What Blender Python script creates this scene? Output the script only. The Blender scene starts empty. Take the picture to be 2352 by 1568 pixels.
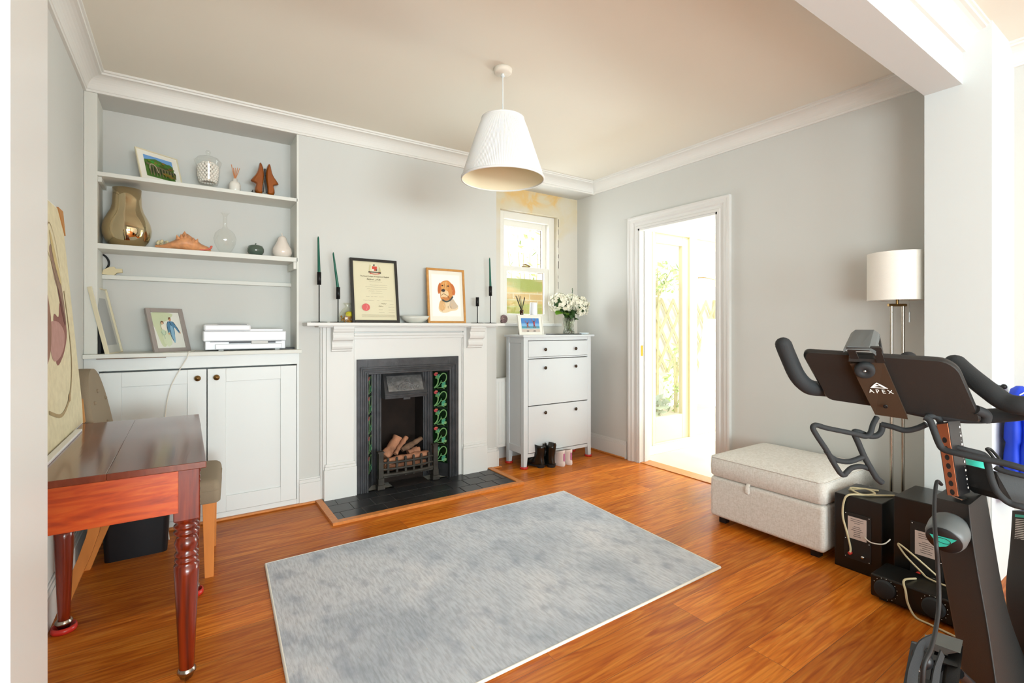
import bpy, math, random
from mathutils import Vector, Matrix
random.seed(7)
PI = math.pi
R = math.radians
scn = bpy.context.scene
col = scn.collection

# ------------------------------------------------------------------ camera
CAMH, YAW, FPX, HORIZON = 1.3, 33.87, 1119.0, 750.0
cam_data = bpy.data.cameras.new('camera')
cam = bpy.data.objects.new('camera', cam_data)
col.objects.link(cam)
cam.location = (0, 0, CAMH)
cam.rotation_euler = (R(90), 0, R(-YAW))
cam_data.sensor_width = 36
cam_data.lens = FPX / 2352 * 36
cam_data.shift_y = -(784 - HORIZON) / 2352
cam_data.clip_start = 0.02
scn.camera = cam

# ------------------------------------------------------------------ world, lights, exposure
scn.view_settings.view_transform = 'Standard'
scn.view_settings.look = 'None'
scn.view_settings.gamma = 1
scn.view_settings.use_curve_mapping = False
scn.view_settings.exposure = 0.43
world = bpy.data.worlds.new('world')
scn.world = world
world.use_nodes = True
wbg = world.node_tree.nodes['Background']
wbg.inputs[0].default_value = (0.93, 0.97, 1.0, 1)
wbg.inputs[1].default_value = 1.3

def lamp(name, kind, loc, rot, energy, color=(1, 1, 1), size=1.0, size_y=None):
    ld = bpy.data.lights.new(name, kind)
    ld.energy = energy
    ld.color = color
    if kind == 'AREA':
        ld.shape = 'RECTANGLE'
        ld.size = size
        ld.size_y = size_y or size
    elif kind == 'SUN':
        ld.angle = size
    else:
        ld.shadow_soft_size = size
    o = bpy.data.objects.new(name, ld)
    o.location = loc
    o.rotation_euler = rot
    col.objects.link(o)
    return o
# daylight through the front bay window behind the camera, partly bounced up off the pavement
lamp('front_window_daylight', 'AREA', (1.2, -6.35, 1.2), (R(106), 0, 0), 330, (0.83, 0.96, 1.0), 3.2, 1.5)
# added light for an unseen left side window, brightening the right wall
lamp('added_side_light', 'AREA', (-0.15, -2.1, 1.25), (R(108), 0, R(-42)), 76, (0.83, 0.96, 1.0), 1.6, 1.5)
# daylight falling through the glazed conservatory roof
lamp('conservatory_daylight', 'AREA', (5.1, 2.2, 2.75), (0, 0, 0), 26, (0.96, 0.98, 1.0), 2.0, 1.8)
lamp('conservatory_added_fill', 'AREA', (6.45, 2.75, 1.1), (R(99), 0, R(90)), 130, (0.88, 0.97, 1.0), 1.0, 1.9)  # added fill inside the solid far wall, beamed through the doorway into the room
lamp('sash_window_daylight', 'AREA', (2.97, 4.45, 1.9), (R(90), 0, R(180)), 22, (0.9, 0.97, 1.0), 0.7, 1.1)
lamp('sun', 'SUN', (6, 6, 6), (R(40), R(-25), 0), 1.5, (1.0, 0.96, 0.88), R(2))

# ------------------------------------------------------------------ measuring helpers
Fw = (math.sin(R(YAW)), math.cos(R(YAW)))
Rt = (math.cos(R(YAW)), -math.sin(R(YAW)))
def ray(u, v=HORIZON):
    a = (u - 1176) / FPX
    return (Fw[0] + a * Rt[0], Fw[1] + a * Rt[1], (HORIZON - v) / FPX)
def P(u, v, w):                      # survey point at forward distance w
    d = ray(u, v)
    return Vector((d[0] * w, d[1] * w, CAMH + d[2] * w))
def Xy(u, y):                        # x of a sight line where it meets plane y
    d = ray(u)
    return d[0] * y / d[1]
def Zy(u, v, y):
    d = ray(u, v)
    return CAMH + d[2] * y / d[1]

# ------------------------------------------------------------------ materials
def lin(c):
    return tuple(((x / 255) / 12.92 if x / 255 <= 0.04045 else ((x / 255 + 0.055) / 1.055) ** 2.4) for x in c)
MATS = {}
def mat(name, c, rough=0.5, metal=0.0, var=0.0, vscale=8, bump=0.0, bscale=60, spec=0.5, trans=0.0, ior=1.45, coat=0.0,
        emit=0.0, sss=0.0, stretch=None, alpha=1.0):
    m = bpy.data.materials.new(name)
    m.use_nodes = True
    nt = m.node_tree
    b = nt.nodes['Principled BSDF']
    L = lin(c) + (1,)
    b.inputs['Base Color'].default_value = L
    b.inputs['Roughness'].default_value = rough
    b.inputs['Metallic'].default_value = metal
    b.inputs['Specular IOR Level'].default_value = spec
    b.inputs['Transmission Weight'].default_value = trans
    b.inputs['IOR'].default_value = ior
    b.inputs['Coat Weight'].default_value = coat
    b.inputs['Alpha'].default_value = alpha
    if emit:
        b.inputs['Emission Color'].default_value = L
        b.inputs['Emission Strength'].default_value = emit
    if sss:
        b.inputs['Subsurface Weight'].default_value = sss
        b.inputs['Subsurface Radius'].default_value = (0.02, 0.015, 0.01)
    if var or bump:
        tc = nt.nodes.new('ShaderNodeTexCoord')
        mp = nt.nodes.new('ShaderNodeMapping')
        if stretch:
            mp.inputs['Scale'].default_value = stretch
        nt.links.new(tc.outputs['Object'], mp.inputs[0])
    if var:
        n = nt.nodes.new('ShaderNodeTexNoise')
        n.inputs['Scale'].default_value = vscale
        n.inputs['Detail'].default_value = 4
        nt.links.new(mp.outputs[0], n.inputs[0])
        r = nt.nodes.new('ShaderNodeValToRGB')
        r.color_ramp.elements[0].position = 0.3
        r.color_ramp.elements[1].position = 0.7
        r.color_ramp.elements[0].color = tuple(max(0, x * (1 - var)) for x in L[:3]) + (1,)
        r.color_ramp.elements[1].color = tuple(min(1, x * (1 + var)) for x in L[:3]) + (1,)
        nt.links.new(n.outputs[0], r.inputs[0])
        nt.links.new(r.outputs[0], b.inputs['Base Color'])
    if bump:
        n = nt.nodes.new('ShaderNodeTexNoise')
        n.inputs['Scale'].default_value = bscale
        n.inputs['Detail'].default_value = 3
        nt.links.new(mp.outputs[0], n.inputs[0])
        bp = nt.nodes.new('ShaderNodeBump')
        bp.inputs['Strength'].default_value = bump
        bp.inputs['Distance'].default_value = 0.003
        nt.links.new(n.outputs[0], bp.inputs['Height'])
        nt.links.new(bp.outputs[0], b.inputs['Normal'])
    MATS[name] = m
    return m

mat('wall', (211, 211, 206), 0.85, var=0.015, vscale=1.5, bump=0.06, bscale=180, spec=0.2)
mat('ceiling', (234, 229, 216), 0.9, spec=0.15)
mat('trim_white', (225, 224, 220), 0.45, var=0.01, vscale=3)
mat('cornice', (230, 228, 222), 0.7, spec=0.2)
mat('shelf_paint', (224, 224, 216), 0.5, var=0.015, vscale=3)
mat('joinery', (226, 229, 227), 0.4, var=0.01, vscale=2)
mat('beam_paint', (212, 217, 216), 0.8, spec=0.2)
mat('white_gloss', (228, 236, 238), 0.3)
mat('cabinet_white', (214, 218, 220), 0.38)
mat('brass', (142, 112, 70), 0.28, 1.0)
mat('brass_bright', (214, 160, 60), 0.25, 1.0)
mat('bronze_knob', (70, 56, 44), 0.3, 0.9)
mat('cast_iron', (72, 72, 74), 0.42, 0.55, var=0.25, vscale=14, bump=0.25, bscale=90)
mat('cast_iron_relief', (128, 128, 128), 0.4, 0.6, var=0.3, vscale=22, bump=0.9, bscale=42)
mat('soot', (34, 24, 18), 0.95, var=0.4, vscale=6, bump=0.3)
mat('grate_iron', (62, 58, 52), 0.6, 0.4, var=0.3, vscale=20, bump=0.2)
mat('hearth_tile', (44, 44, 45), 0.32, var=0.35, vscale=6, bump=0.12, bscale=40)
mat('grout', (150, 148, 140), 0.9)
mat('light_oak', (206, 132, 68), 0.45, var=0.14, vscale=6, stretch=(1, 1, 9))
mat('edging_oak', (206, 130, 66), 0.4, var=0.12, vscale=5, stretch=(9, 9, 9))
mat('log', (176, 122, 92), 0.9, var=0.4, vscale=16, bump=0.9, bscale=40)
mat('log_dark', (120, 92, 72), 0.9, var=0.5, vscale=16, bump=0.9, bscale=40)
mat('rubber_black', (28, 29, 30), 0.55, bump=0.1, bscale=300)
mat('foam_black', (38, 41, 43), 0.75, bump=0.15, bscale=500)
mat('plastic_black', (26, 27, 29), 0.38, var=0.1, vscale=6)
mat('plastic_dark', (30, 30, 29), 0.5, bump=0.1, bscale=400)
mat('bracket_brown', (56, 40, 26), 0.55)
mat('plastic_grey', (92, 96, 96), 0.4)
mat('bronze_strip', (192, 112, 72), 0.35, 0.35)
mat('white_print', (238, 236, 230), 0.5)
mat('teal', (52, 190, 170), 0.4)
mat('silver', (190, 190, 188), 0.22, 1.0)
mat('nickel', (170, 160, 146), 0.25, 1.0)
mat('shade_white', (236, 236, 234), 0.8, bump=0.05, bscale=200, sss=0.15)
mat('shade_lining', (236, 224, 192), 0.8)
mat('shade_linen', (240, 236, 226), 0.85, bump=0.5, bscale=160, stretch=(1, 1, 2))
mat('candle_green', (14, 92, 72), 0.32, sss=0.05)
mat('black_metal', (24, 24, 25), 0.45, 0.4)
mat('frame_black', (40, 36, 32), 0.4, var=0.1)
mat('frame_oak', (196, 140, 72), 0.45, var=0.1, stretch=(3, 3, 3))
mat('frame_grey', (158, 148, 142), 0.4, var=0.04)
mat('frame_cream', (226, 216, 186), 0.4)
mat('frame_white', (236, 232, 222), 0.4)
mat('mount', (238, 234, 222), 0.8)
mat('strut_orange', (178, 84, 22), 0.7, var=0.06)
mat('mahogany_dark', (110, 30, 18), 0.18, var=0.35, vscale=5, stretch=(1, 1, 0.3), coat=0.4)
mat('chair_fabric', (142, 126, 104), 0.9, bump=0.35, bscale=350)
mat('oak_leg', (214, 132, 62), 0.4, var=0.12, vscale=5, stretch=(3, 3, 0.6))
mat('box_black', (14, 17, 22), 0.4)
mat('white_cable', (226, 222, 210), 0.5)
mat('cream_cable', (206, 194, 156), 0.45)
mat('canvas_edge', (240, 240, 238), 0.7)
mat('cardboard', (186, 132, 78), 0.9)
mat('printer_white', (230, 231, 235), 0.3)
mat('printer_grey', (196, 194, 190), 0.4)
mat('printer_slot', (22, 22, 30), 0.4)
mat('vase_gold', (206, 188, 152), 0.045, 1.0)
mat('ceramic_white', (238, 232, 222), 0.18)
mat('ceramic_pear', (236, 224, 212), 0.12, coat=0.5)
mat('ceramic_green', (78, 94, 82), 0.14, coat=0.6)
mat('shell', (212, 148, 100), 0.45, var=0.25, vscale=26, bump=0.4, bscale=60)
mat('shell_pink', (222, 110, 92), 0.25)
mat('reed', (206, 138, 92), 0.7)
mat('reed_black', (34, 26, 22), 0.7)
mat('last_wood', (150, 78, 22), 0.25, var=0.3, vscale=7, stretch=(1, 1, 0.4), coat=0.4)
mat('tape_cream', (226, 212, 172), 0.7)
mat('bowl_stone', (204, 204, 194), 0.3, var=0.05)
mat('fossil', (132, 108, 108), 0.6, var=0.4, vscale=60)
mat('petal', (246, 242, 222), 0.6, sss=0.1)
mat('leaf_dark', (52, 84, 38), 0.4, var=0.3, vscale=20)
mat('leaf_bright', (110, 158, 44), 0.4, var=0.2, vscale=14)
mat('stem', (96, 124, 48), 0.5)
mat('red_cup', (196, 44, 34), 0.3)
mat('boot_leather', (16, 19, 17), 0.2, coat=0.3)
mat('trainer_fabric', (232, 214, 206), 0.8, bump=0.3, bscale=200)
mat('trainer_pink', (206, 120, 160), 0.6)
mat('trainer_inner', (120, 112, 92), 0.9)
mat('jacket_blue', (20, 62, 200), 0.6, var=0.12)
mat('garden_wall', (244, 240, 228), 0.9, var=0.06, vscale=2)
mat('trellis_wood', (214, 202, 150), 0.8, var=0.1)
mat('garden_leaf', (190, 212, 130), 0.6, var=0.3, vscale=5)
mat('garden_leaf_grey', (190, 200, 170), 0.6, var=0.2, vscale=5)
mat('paving', (226, 218, 196), 0.9, var=0.1, vscale=2)
mat('cons_paint', (232, 222, 182), 0.5)
mat('cons_floor', (226, 208, 172), 0.5, var=0.06, vscale=3)
mat('upvc', (234, 230, 220), 0.35)
mat('dark_gap', (52, 44, 34), 0.8)
mat('black_glass_table', (14, 14, 16), 0.1)
mat('wax_white', (240, 240, 244), 0.4, sss=0.1)
mat('amber_glass', (60, 30, 10), 0.1, trans=0.5)
mat('label_cream', (206, 188, 178), 0.6)
mat('label_ink', (60, 56, 54), 0.6)
mat('red_plastic', (190, 50, 40), 0.4)
mat('speaker_black', (20, 19, 18), 0.3, var=0.3, vscale=5)
mat('radiator_white', (236, 234, 228), 0.4)
mat('bulb', (245, 240, 228), 0.3)
mat('potpourri', (170, 120, 40), 0.7, var=0.5, vscale=60)
mat('potpourri_yellow', (206, 196, 40), 0.7, var=0.3, vscale=40)

def glass_mat(name, tint=(1, 1, 1), refl=0.12, rough=0.0):
    m = bpy.data.materials.new(name)
    m.use_nodes = True
    nt = m.node_tree
    nt.nodes.clear()
    out = nt.nodes.new('ShaderNodeOutputMaterial')
    tr = nt.nodes.new('ShaderNodeBsdfTransparent')
    gl = nt.nodes.new('ShaderNodeBsdfGlossy')
    lw = nt.nodes.new('ShaderNodeLayerWeight')
    lw.inputs[0].default_value = 0.5
    pw = nt.nodes.new('ShaderNodeMath')
    pw.operation = 'POWER'
    pw.inputs[1].default_value = 4.0
    nt.links.new(lw.outputs['Facing'], pw.inputs[0])
    ad = nt.nodes.new('ShaderNodeMath')
    ad.operation = 'MULTIPLY_ADD'
    ad.inputs[1].default_value = 0.75 if refl < 0.3 else 0.5
    ad.inputs[2].default_value = 0.04
    nt.links.new(pw.outputs[0], ad.inputs[0])
    tr.inputs[0].default_value = (*tint, 1)
    gl.inputs['Roughness'].default_value = rough
    mx = nt.nodes.new('ShaderNodeMixShader')
    nt.links.new(ad.outputs[0], mx.inputs[0])
    nt.links.new(tr.outputs[0], mx.inputs[1])
    nt.links.new(gl.outputs[0], mx.inputs[2])
    nt.links.new(mx.outputs[0], out.inputs[0])
    MATS[name] = m
glass_mat('pane')
glass_mat('vessel_glass', (0.985, 0.985, 0.975), refl=0.5)
glass_mat('cellophane', (0.95, 0.95, 0.9), rough=0.15)
mat('cut_glass', (225, 228, 215), 0.03, trans=0.95, ior=1.4)

def wood_nodes(name, c1, c2, c3, plank=None, rough=0.3, grain=(1.2, 14, 1), seam=0.5, coat=0.0):
    m = bpy.data.materials.new(name)
    m.use_nodes = True
    nt = m.node_tree
    N, LK = nt.nodes, nt.links
    b = N['Principled BSDF']
    tc = N.new('ShaderNodeTexCoord')
    mp = N.new('ShaderNodeMapping')
    LK.new(tc.outputs['Object'], mp.inputs[0])
    vec = mp.outputs[0]
    seedval = None
    if plank:
        br = N.new('ShaderNodeTexBrick')
        br.inputs['Color1'].default_value = (0, 0, 0, 1)
        br.inputs['Color2'].default_value = (1, 1, 1, 1)
        br.inputs['Mortar'].default_value = (0.5, 0.5, 0.5, 1)
        br.inputs['Scale'].default_value = 1
        br.inputs['Brick Width'].default_value = plank[0]
        br.inputs['Row Height'].default_value = plank[1]
        br.inputs['Mortar Size'].default_value = 0.0009
        br.inputs['Mortar Smooth'].default_value = 0.1
        br.offset = 0.37
        LK.new(vec, br.inputs[0])
        seedval = br.outputs['Color']
        mul = N.new('ShaderNodeVectorMath')
        mul.operation = 'MULTIPLY_ADD'
        LK.new(seedval, mul.inputs[0])
        mul.inputs[1].default_value = (7, 13, 5)
        LK.new(vec, mul.inputs[2])
        vec = mul.outputs[0]
    mg = N.new('ShaderNodeMapping')
    mg.inputs['Scale'].default_value = grain
    LK.new(vec, mg.inputs[0])
    n1 = N.new('ShaderNodeTexNoise')
    n1.inputs['Scale'].default_value = 2.2
    n1.inputs['Detail'].default_value = 8
    n1.inputs['Distortion'].default_value = 2.4
    LK.new(mg.outputs[0], n1.inputs[0])
    rp = N.new('ShaderNodeValToRGB')
    rp.color_ramp.elements[0].position = 0.28
    rp.color_ramp.elements[1].position = 0.74
    rp.color_ramp.elements[0].color = lin(c1) + (1,)
    rp.color_ramp.elements[1].color = lin(c3) + (1,)
    e = rp.color_ramp.elements.new(0.5)
    e.color = lin(c2) + (1,)
    LK.new(n1.outputs[0], rp.inputs[0])
    out = rp.outputs[0]
    # fine flowing grain lines
    wv = N.new('ShaderNodeTexWave')
    wv.bands_direction = 'Y'
    wv.inputs['Scale'].default_value = 1.6
    wv.inputs['Distortion'].default_value = 9
    wv.inputs['Detail'].default_value = 3
    wv.inputs['Detail Scale'].default_value = 0.7
    LK.new(mg.outputs[0], wv.inputs[0])
    mx0 = N.new('ShaderNodeMix')
    mx0.data_type = 'RGBA'
    mx0.blend_type = 'MULTIPLY'
    r2 = N.new('ShaderNodeValToRGB')
    r2.color_ramp.elements[0].position = 0.0
    r2.color_ramp.elements[0].color = (0.62, 0.56, 0.5, 1)
    r2.color_ramp.elements[1].position = 0.35
    r2.color_ramp.elements[1].color = (1, 1, 1, 1)
    LK.new(wv.outputs[0], r2.inputs[0])
    mx0.inputs[0].default_value = 0.4
    LK.new(out, mx0.inputs[6])
    LK.new(r2.outputs[0], mx0.inputs[7])
    out = mx0.outputs[2]
    if plank:
        mx = N.new('ShaderNodeMix')
        mx.data_type = 'RGBA'
        mx.blend_type = 'MULTIPLY'
        r3 = N.new('ShaderNodeValToRGB')
        r3.color_ramp.elements[0].color = (0.62, 0.54, 0.46, 1)
        r3.color_ramp.elements[1].color = (1.18, 1.12, 1.0, 1)
        LK.new(seedval, r3.inputs[0])
        mx.inputs[0].default_value = 0.8
        LK.new(out, mx.inputs[6])
        LK.new(r3.outputs[0], mx.inputs[7])
        mx2 = N.new('ShaderNodeMix')
        mx2.data_type = 'RGBA'
        LK.new(br.outputs['Fac'], mx2.inputs[0])
        LK.new(mx.outputs[2], mx2.inputs[6])
        mx2.inputs[7].default_value = (0.16, 0.07, 0.025, 1)
        out = mx2.outputs[2]
    LK.new(out, b.inputs['Base Color'])
    b.inputs['Roughness'].default_value = rough
    b.inputs['Specular IOR Level'].default_value = 0.14 if plank else 0.5
    b.inputs['Coat Weight'].default_value = coat
    b.inputs['Coat Roughness'].default_value = 0.15
    bp = N.new('ShaderNodeBump')
    bp.inputs['Strength'].default_value = 0.12
    bp.inputs['Distance'].default_value = 0.002
    LK.new(n1.outputs[0], bp.inputs['Height'])
    LK.new(bp.outputs[0], b.inputs['Normal'])
    MATS[name] = m
wood_nodes('floor_oak', (178, 86, 18), (212, 120, 34), (234, 152, 60), plank=(1.9, 0.185), rough=0.3, grain=(0.9, 9, 1))
wood_nodes('mahogany', (84, 22, 6), (118, 34, 10), (140, 48, 16), rough=0.25, grain=(9, 9, 0.7), coat=0.3)
wood_nodes('mahogany_apron', (146, 40, 6), (202, 76, 16), (226, 112, 40), rough=0.3, grain=(1.3, 9, 9), coat=0.2)
wood_nodes('mahogany_top', (92, 38, 22), (112, 50, 30), (124, 60, 38), rough=0.13, grain=(7, 0.6, 2), coat=0.3)

def node_mat(name, build, rough=0.8):
    m = bpy.data.materials.new(name)
    m.use_nodes = True
    build(m.node_tree, m.node_tree.nodes['Principled BSDF'])
    m.node_tree.nodes['Principled BSDF'].inputs['Roughness'].default_value = rough
    MATS[name] = m
def ramp(nt, src, stops):
    r = nt.nodes.new('ShaderNodeValToRGB')
    els = r.color_ramp.elements
    els[0].position, els[0].color = stops[0][0], lin(stops[0][1]) + (1,)
    els[1].position, els[1].color = stops[-1][0], lin(stops[-1][1]) + (1,)
    for p_, c_ in stops[1:-1]:
        e = els.new(p_)
        e.color = lin(c_) + (1,)
    nt.links.new(src, r.inputs[0])
    return r.outputs[0]
def noise(nt, vec, scale, detail=4, dist=0):
    n = nt.nodes.new('ShaderNodeTexNoise')
    n.inputs['Scale'].default_value = scale
    n.inputs['Detail'].default_value = detail
    n.inputs['Distortion'].default_value = dist
    nt.links.new(vec, n.inputs[0])
    return n.outputs[0]
def mapped(nt, scale=(1, 1, 1), rot=(0, 0, 0)):
    tc = nt.nodes.new('ShaderNodeTexCoord')
    mp = nt.nodes.new('ShaderNodeMapping')
    mp.inputs['Scale'].default_value = scale
    mp.inputs['Rotation'].default_value = rot
    nt.links.new(tc.outputs['Object'], mp.inputs[0])
    return mp.outputs[0]
def mixc(nt, fac, a, b, mode='MIX'):
    mx = nt.nodes.new('ShaderNodeMix')
    mx.data_type = 'RGBA'
    mx.blend_type = mode
    for s, i in ((fac, 0), (a, 6), (b, 7)):
        if hasattr(s, 'links'):
            nt.links.new(s, mx.inputs[i])
        else:
            mx.inputs[i].default_value = s
    return mx.outputs[2]
def bumped(nt, b, h, strength, dist=0.004):
    bp = nt.nodes.new('ShaderNodeBump')
    bp.inputs['Strength'].default_value = strength
    bp.inputs['Distance'].default_value = dist
    nt.links.new(h, bp.inputs['Height'])
    nt.links.new(bp.outputs[0], b.inputs['Normal'])
def rug_nodes(nt, b):
    v = mapped(nt)
    base = ramp(nt, noise(nt, v, 2.2, 6, 0.6), [(0.3, (178, 186, 196)), (0.5, (206, 211, 218)), (0.72, (224, 225, 228))])
    streak = noise(nt, mapped(nt, (90, 16, 1)), 1.0, 3)
    c = mixc(nt, 0.45, base, ramp(nt, streak, [(0.35, (190, 190, 192)), (0.6, (255, 255, 255))]), 'MULTIPLY')
    fleck = ramp(nt, noise(nt, mapped(nt, (70, 9, 1)), 2.2, 2), [(0.70, (0, 0, 0)), (0.76, (255, 255, 255))])
    c = mixc(nt, fleck, c, (0.62, 0.58, 0.5, 1))
    dark = ramp(nt, noise(nt, mapped(nt, (5, 3.2, 1)), 2.2, 12), [(0.53, (0, 0, 0)), (0.74, (225, 225, 225))])
    c = mixc(nt, dark, c, lin((150, 158, 172)) + (1,))
    nt.links.new(c, b.inputs['Base Color'])
    bumped(nt, b, streak, 0.5)
node_mat('rug', rug_nodes, 0.85)
def weave_nodes(nt, b):
    h1 = noise(nt, mapped(nt, (60, 60, 260)), 1.0, 2)
    h2 = noise(nt, mapped(nt, (240, 240, 60)), 1.0, 2)
    h = mixc(nt, 0.5, h1, h2)
    c = ramp(nt, h, [(0.36, (218, 214, 204)), (0.62, (240, 238, 232))])
    nt.links.new(c, b.inputs['Base Color'])
    bumped(nt, b, h, 0.5, 0.002)
node_mat('ottoman_weave', weave_nodes, 0.9)
def stain_nodes(nt, b):
    v = mapped(nt)
    sep = nt.nodes.new('ShaderNodeSeparateXYZ')
    nt.links.new(v, sep.inputs[0])
    n = noise(nt, v, 3.2, 8, 0.8)
    mr = nt.nodes.new('ShaderNodeMapRange')
    mr.inputs[1].default_value = 1.7
    mr.inputs[2].default_value = 2.7
    nt.links.new(sep.outputs[2], mr.inputs[0])
    m1 = nt.nodes.new('ShaderNodeMath')
    m1.operation = 'MULTIPLY'
    nt.links.new(n, m1.inputs[0])
    nt.links.new(mr.outputs[0], m1.inputs[1])
    c = ramp(nt, m1.outputs[0], [(0.2, (214, 208, 196)), (0.42, (214, 200, 168)), (0.52, (222, 184, 120)), (0.6, (214, 196, 160))])
    nt.links.new(c, b.inputs['Base Color'])
node_mat('stained_wall', stain_nodes, 0.85)
def brick_nodes(nt, b):
    br = nt.nodes.new('ShaderNodeTexBrick')
    br.inputs['Color1'].default_value = lin((176, 150, 98)) + (1,)
    br.inputs['Color2'].default_value = lin((150, 122, 76)) + (1,)
    br.inputs['Mortar'].default_value = lin((172, 160, 130)) + (1,)
    br.inputs['Scale'].default_value = 1
    br.inputs['Brick Width'].default_value = 0.3
    br.inputs['Row Height'].default_value = 0.1
    br.inputs['Mortar Size'].default_value = 0.01
    nt.links.new(mapped(nt, (1, 1, 1), (R(90), 0, 0)), br.inputs[0])
    moss = ramp(nt, noise(nt, mapped(nt, (0.4, 1, 3.0)), 1.6, 5), [(0.5, (0, 0, 0)), (0.62, (255, 255, 255))])
    c = mixc(nt, moss, br.outputs[0], lin((128, 134, 62)) + (1,))
    nt.links.new(c, b.inputs['Base Color'])
node_mat('garden_brick', brick_nodes, 0.9)
def art_nodes(nt, b):
    at = nt.nodes.new('ShaderNodeAttribute')
    at.attribute_name = 'Col'
    nt.links.new(at.outputs[0], b.inputs['Base Color'])
node_mat('artwork', art_nodes, 0.5)
node_mat('tile_glaze', art_nodes, 0.12)
def canvas_nodes(nt, b):
    at = nt.nodes.new('ShaderNodeAttribute')
    at.attribute_name = 'Col'
    n = noise(nt, mapped(nt), 30, 5)
    c = mixc(nt, 0.35, at.outputs[0], ramp(nt, n, [(0.3, (205, 200, 190)), (0.7, (255, 255, 255))]), 'MULTIPLY')
    nt.links.new(c, b.inputs['Base Color'])
node_mat('painted_canvas', canvas_nodes, 0.8)

# ------------------------------------------------------------------ mesh builder
ORIGIN = {}
class MB:
    def __init__(self, T=None):
        self.v, self.f, self.s, self.m = [], [], [], []
        self.T = T or Matrix.Identity(4)
        self.mi = 0
    def add(self, vs, fs, smooth=False):
        n = len(self.v)
        self.v += [self.T @ Vector(p) for p in vs]
        self.f += [tuple(n + i for i in f) for f in fs]
        self.s += [smooth] * len(fs)
        self.m += [self.mi] * len(fs)
        return self
    def box(self, x0, x1, y0, y1, z0, z1):
        vs = [(x, y, z) for z in (z0, z1) for x, y in ((x0, y0), (x1, y0), (x1, y1), (x0, y1))]
        return self.add(vs, [(3, 2, 1, 0), (4, 5, 6, 7), (0, 1, 5, 4), (1, 2, 6, 5), (2, 3, 7, 6), (3, 0, 4, 7)])
    def loft(self, rings, cap=True, smooth=True, closed=True):
        k = len(rings[0])
        vs = [p for r in rings for p in r]
        fs = []
        for i in range(len(rings) - 1):
            for j in range(k if closed else k - 1):
                a, b = i * k + j, i * k + (j + 1) % k
                fs.append((a, b, b + k, a + k))
        self.add(vs, fs, smooth)
        if cap and closed:
            self.add(rings[0], [tuple(reversed(range(k)))])
            self.add(rings[-1], [tuple(range(k))])
        return self
    def prism(self, pts, vec, smooth=False):
        vec = Vector(vec)
        a = [Vector(p) for p in pts]
        return self.loft([a, [p + vec for p in a]], True, smooth)
    def tube(self, pts, r, n=12, cap=True, flat=None):
        pts = [Vector(p) for p in pts]
        rs = r if isinstance(r, (list, tuple)) else [r] * len(pts)
        rings = []
        t0 = (pts[1] - pts[0]).normalized()
        up = Vector((0, 0, 1)) if abs(t0.z) < 0.9 else Vector((1, 0, 0))
        nx = t0.cross(up).normalized()
        for i, p in enumerate(pts):
            t = (pts[min(i + 1, len(pts) - 1)] - pts[max(i - 1, 0)])
            t = t.normalized() if t.length > 1e-9 else t0
            nx = (nx - t * nx.dot(t))
            nx = nx.normalized() if nx.length > 1e-6 else t.orthogonal().normalized()
            ny = t.cross(nx)
            fl = flat or 1
            rings.append([p + nx * math.cos(q) * rs[i] + ny * math.sin(q) * rs[i] * fl
                          for q in (2 * PI * j / n for j in range(n))])
        return self.loft(rings, cap)
    def lathe(self, prof, c=(0, 0, 0), n=32, axis=None, cap=True, sx=1, sy=1):
        c = Vector(c)
        if axis is not None:
            q = Vector((0, 0, 1)).rotation_difference(Vector(axis).normalized())
        rings = []
        for r, z in prof:
            ring = []
            for j in range(n):
                p = Vector((max(r, 1e-5) * math.cos(2 * PI * j / n) * sx, max(r, 1e-5) * math.sin(2 * PI * j / n) * sy, z))
                if axis is not None:
                    p = q @ p
                ring.append(c + p)
            rings.append(ring)
        return self.loft(rings, cap)
    def ball(self, c, r, n=16, m=10, sx=1, sy=1, sz=1):
        prof = [(r * math.sin(PI * i / m), -r * math.cos(PI * i / m) * sz) for i in range(m + 1)]
        return self.lathe(prof, c, n, cap=False, sx=sx, sy=sy)
    def build(self, name, mats, parent=None, bevel=0, seg=2, sub=0, kind=None, solid=0, col_attr=None, label=None):
        me = bpy.data.meshes.new(name)
        if not isinstance(mats, (list, tuple)):
            mats = [mats]
        if parent is not None:
            o0 = ORIGIN[parent.name]
        else:
            xs = [p.x for p in self.v]; ys = [p.y for p in self.v]; zs = [p.z for p in self.v]
            o0 = Vector(((min(xs) + max(xs)) / 2, (min(ys) + max(ys)) / 2, min(zs)))
        if kind == 'structure' and parent is None:
            o0 = Vector((0, 0, 0))
        me.from_pydata([p - o0 for p in self.v], [], self.f)
        for m_ in mats:
            me.materials.append(MATS[m_])
        for i, p in enumerate(me.polygons):
            p.use_smooth = self.s[i]
            p.material_index = self.m[i]
        if col_attr is not None:
            ca = me.color_attributes.new('Col', 'FLOAT_COLOR', 'CORNER')
            for i, p in enumerate(me.polygons):
                for li in p.loop_indices:
                    ca.data[li].color = (*lin(col_attr[i]), 1)
        me.validate()
        me.update()
        o = bpy.data.objects.new(name, me)
        col.objects.link(o)
        ORIGIN[o.name] = o0
        if parent is not None:
            o.parent = parent
        else:
            o.location = o0
        if solid:
            md = o.modifiers.new('solid', 'SOLIDIFY'); md.thickness = solid
        if bevel:
            md = o.modifiers.new('bevel', 'BEVEL'); md.width = bevel; md.segments = seg
            md.limit_method = 'ANGLE'; md.angle_limit = R(35)
        if sub:
            md = o.modifiers.new('sub', 'SUBSURF'); md.levels = sub; md.render_levels = sub
        if kind:
            o['kind'] = kind
        if label:
            o['label'] = label
        return o

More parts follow.
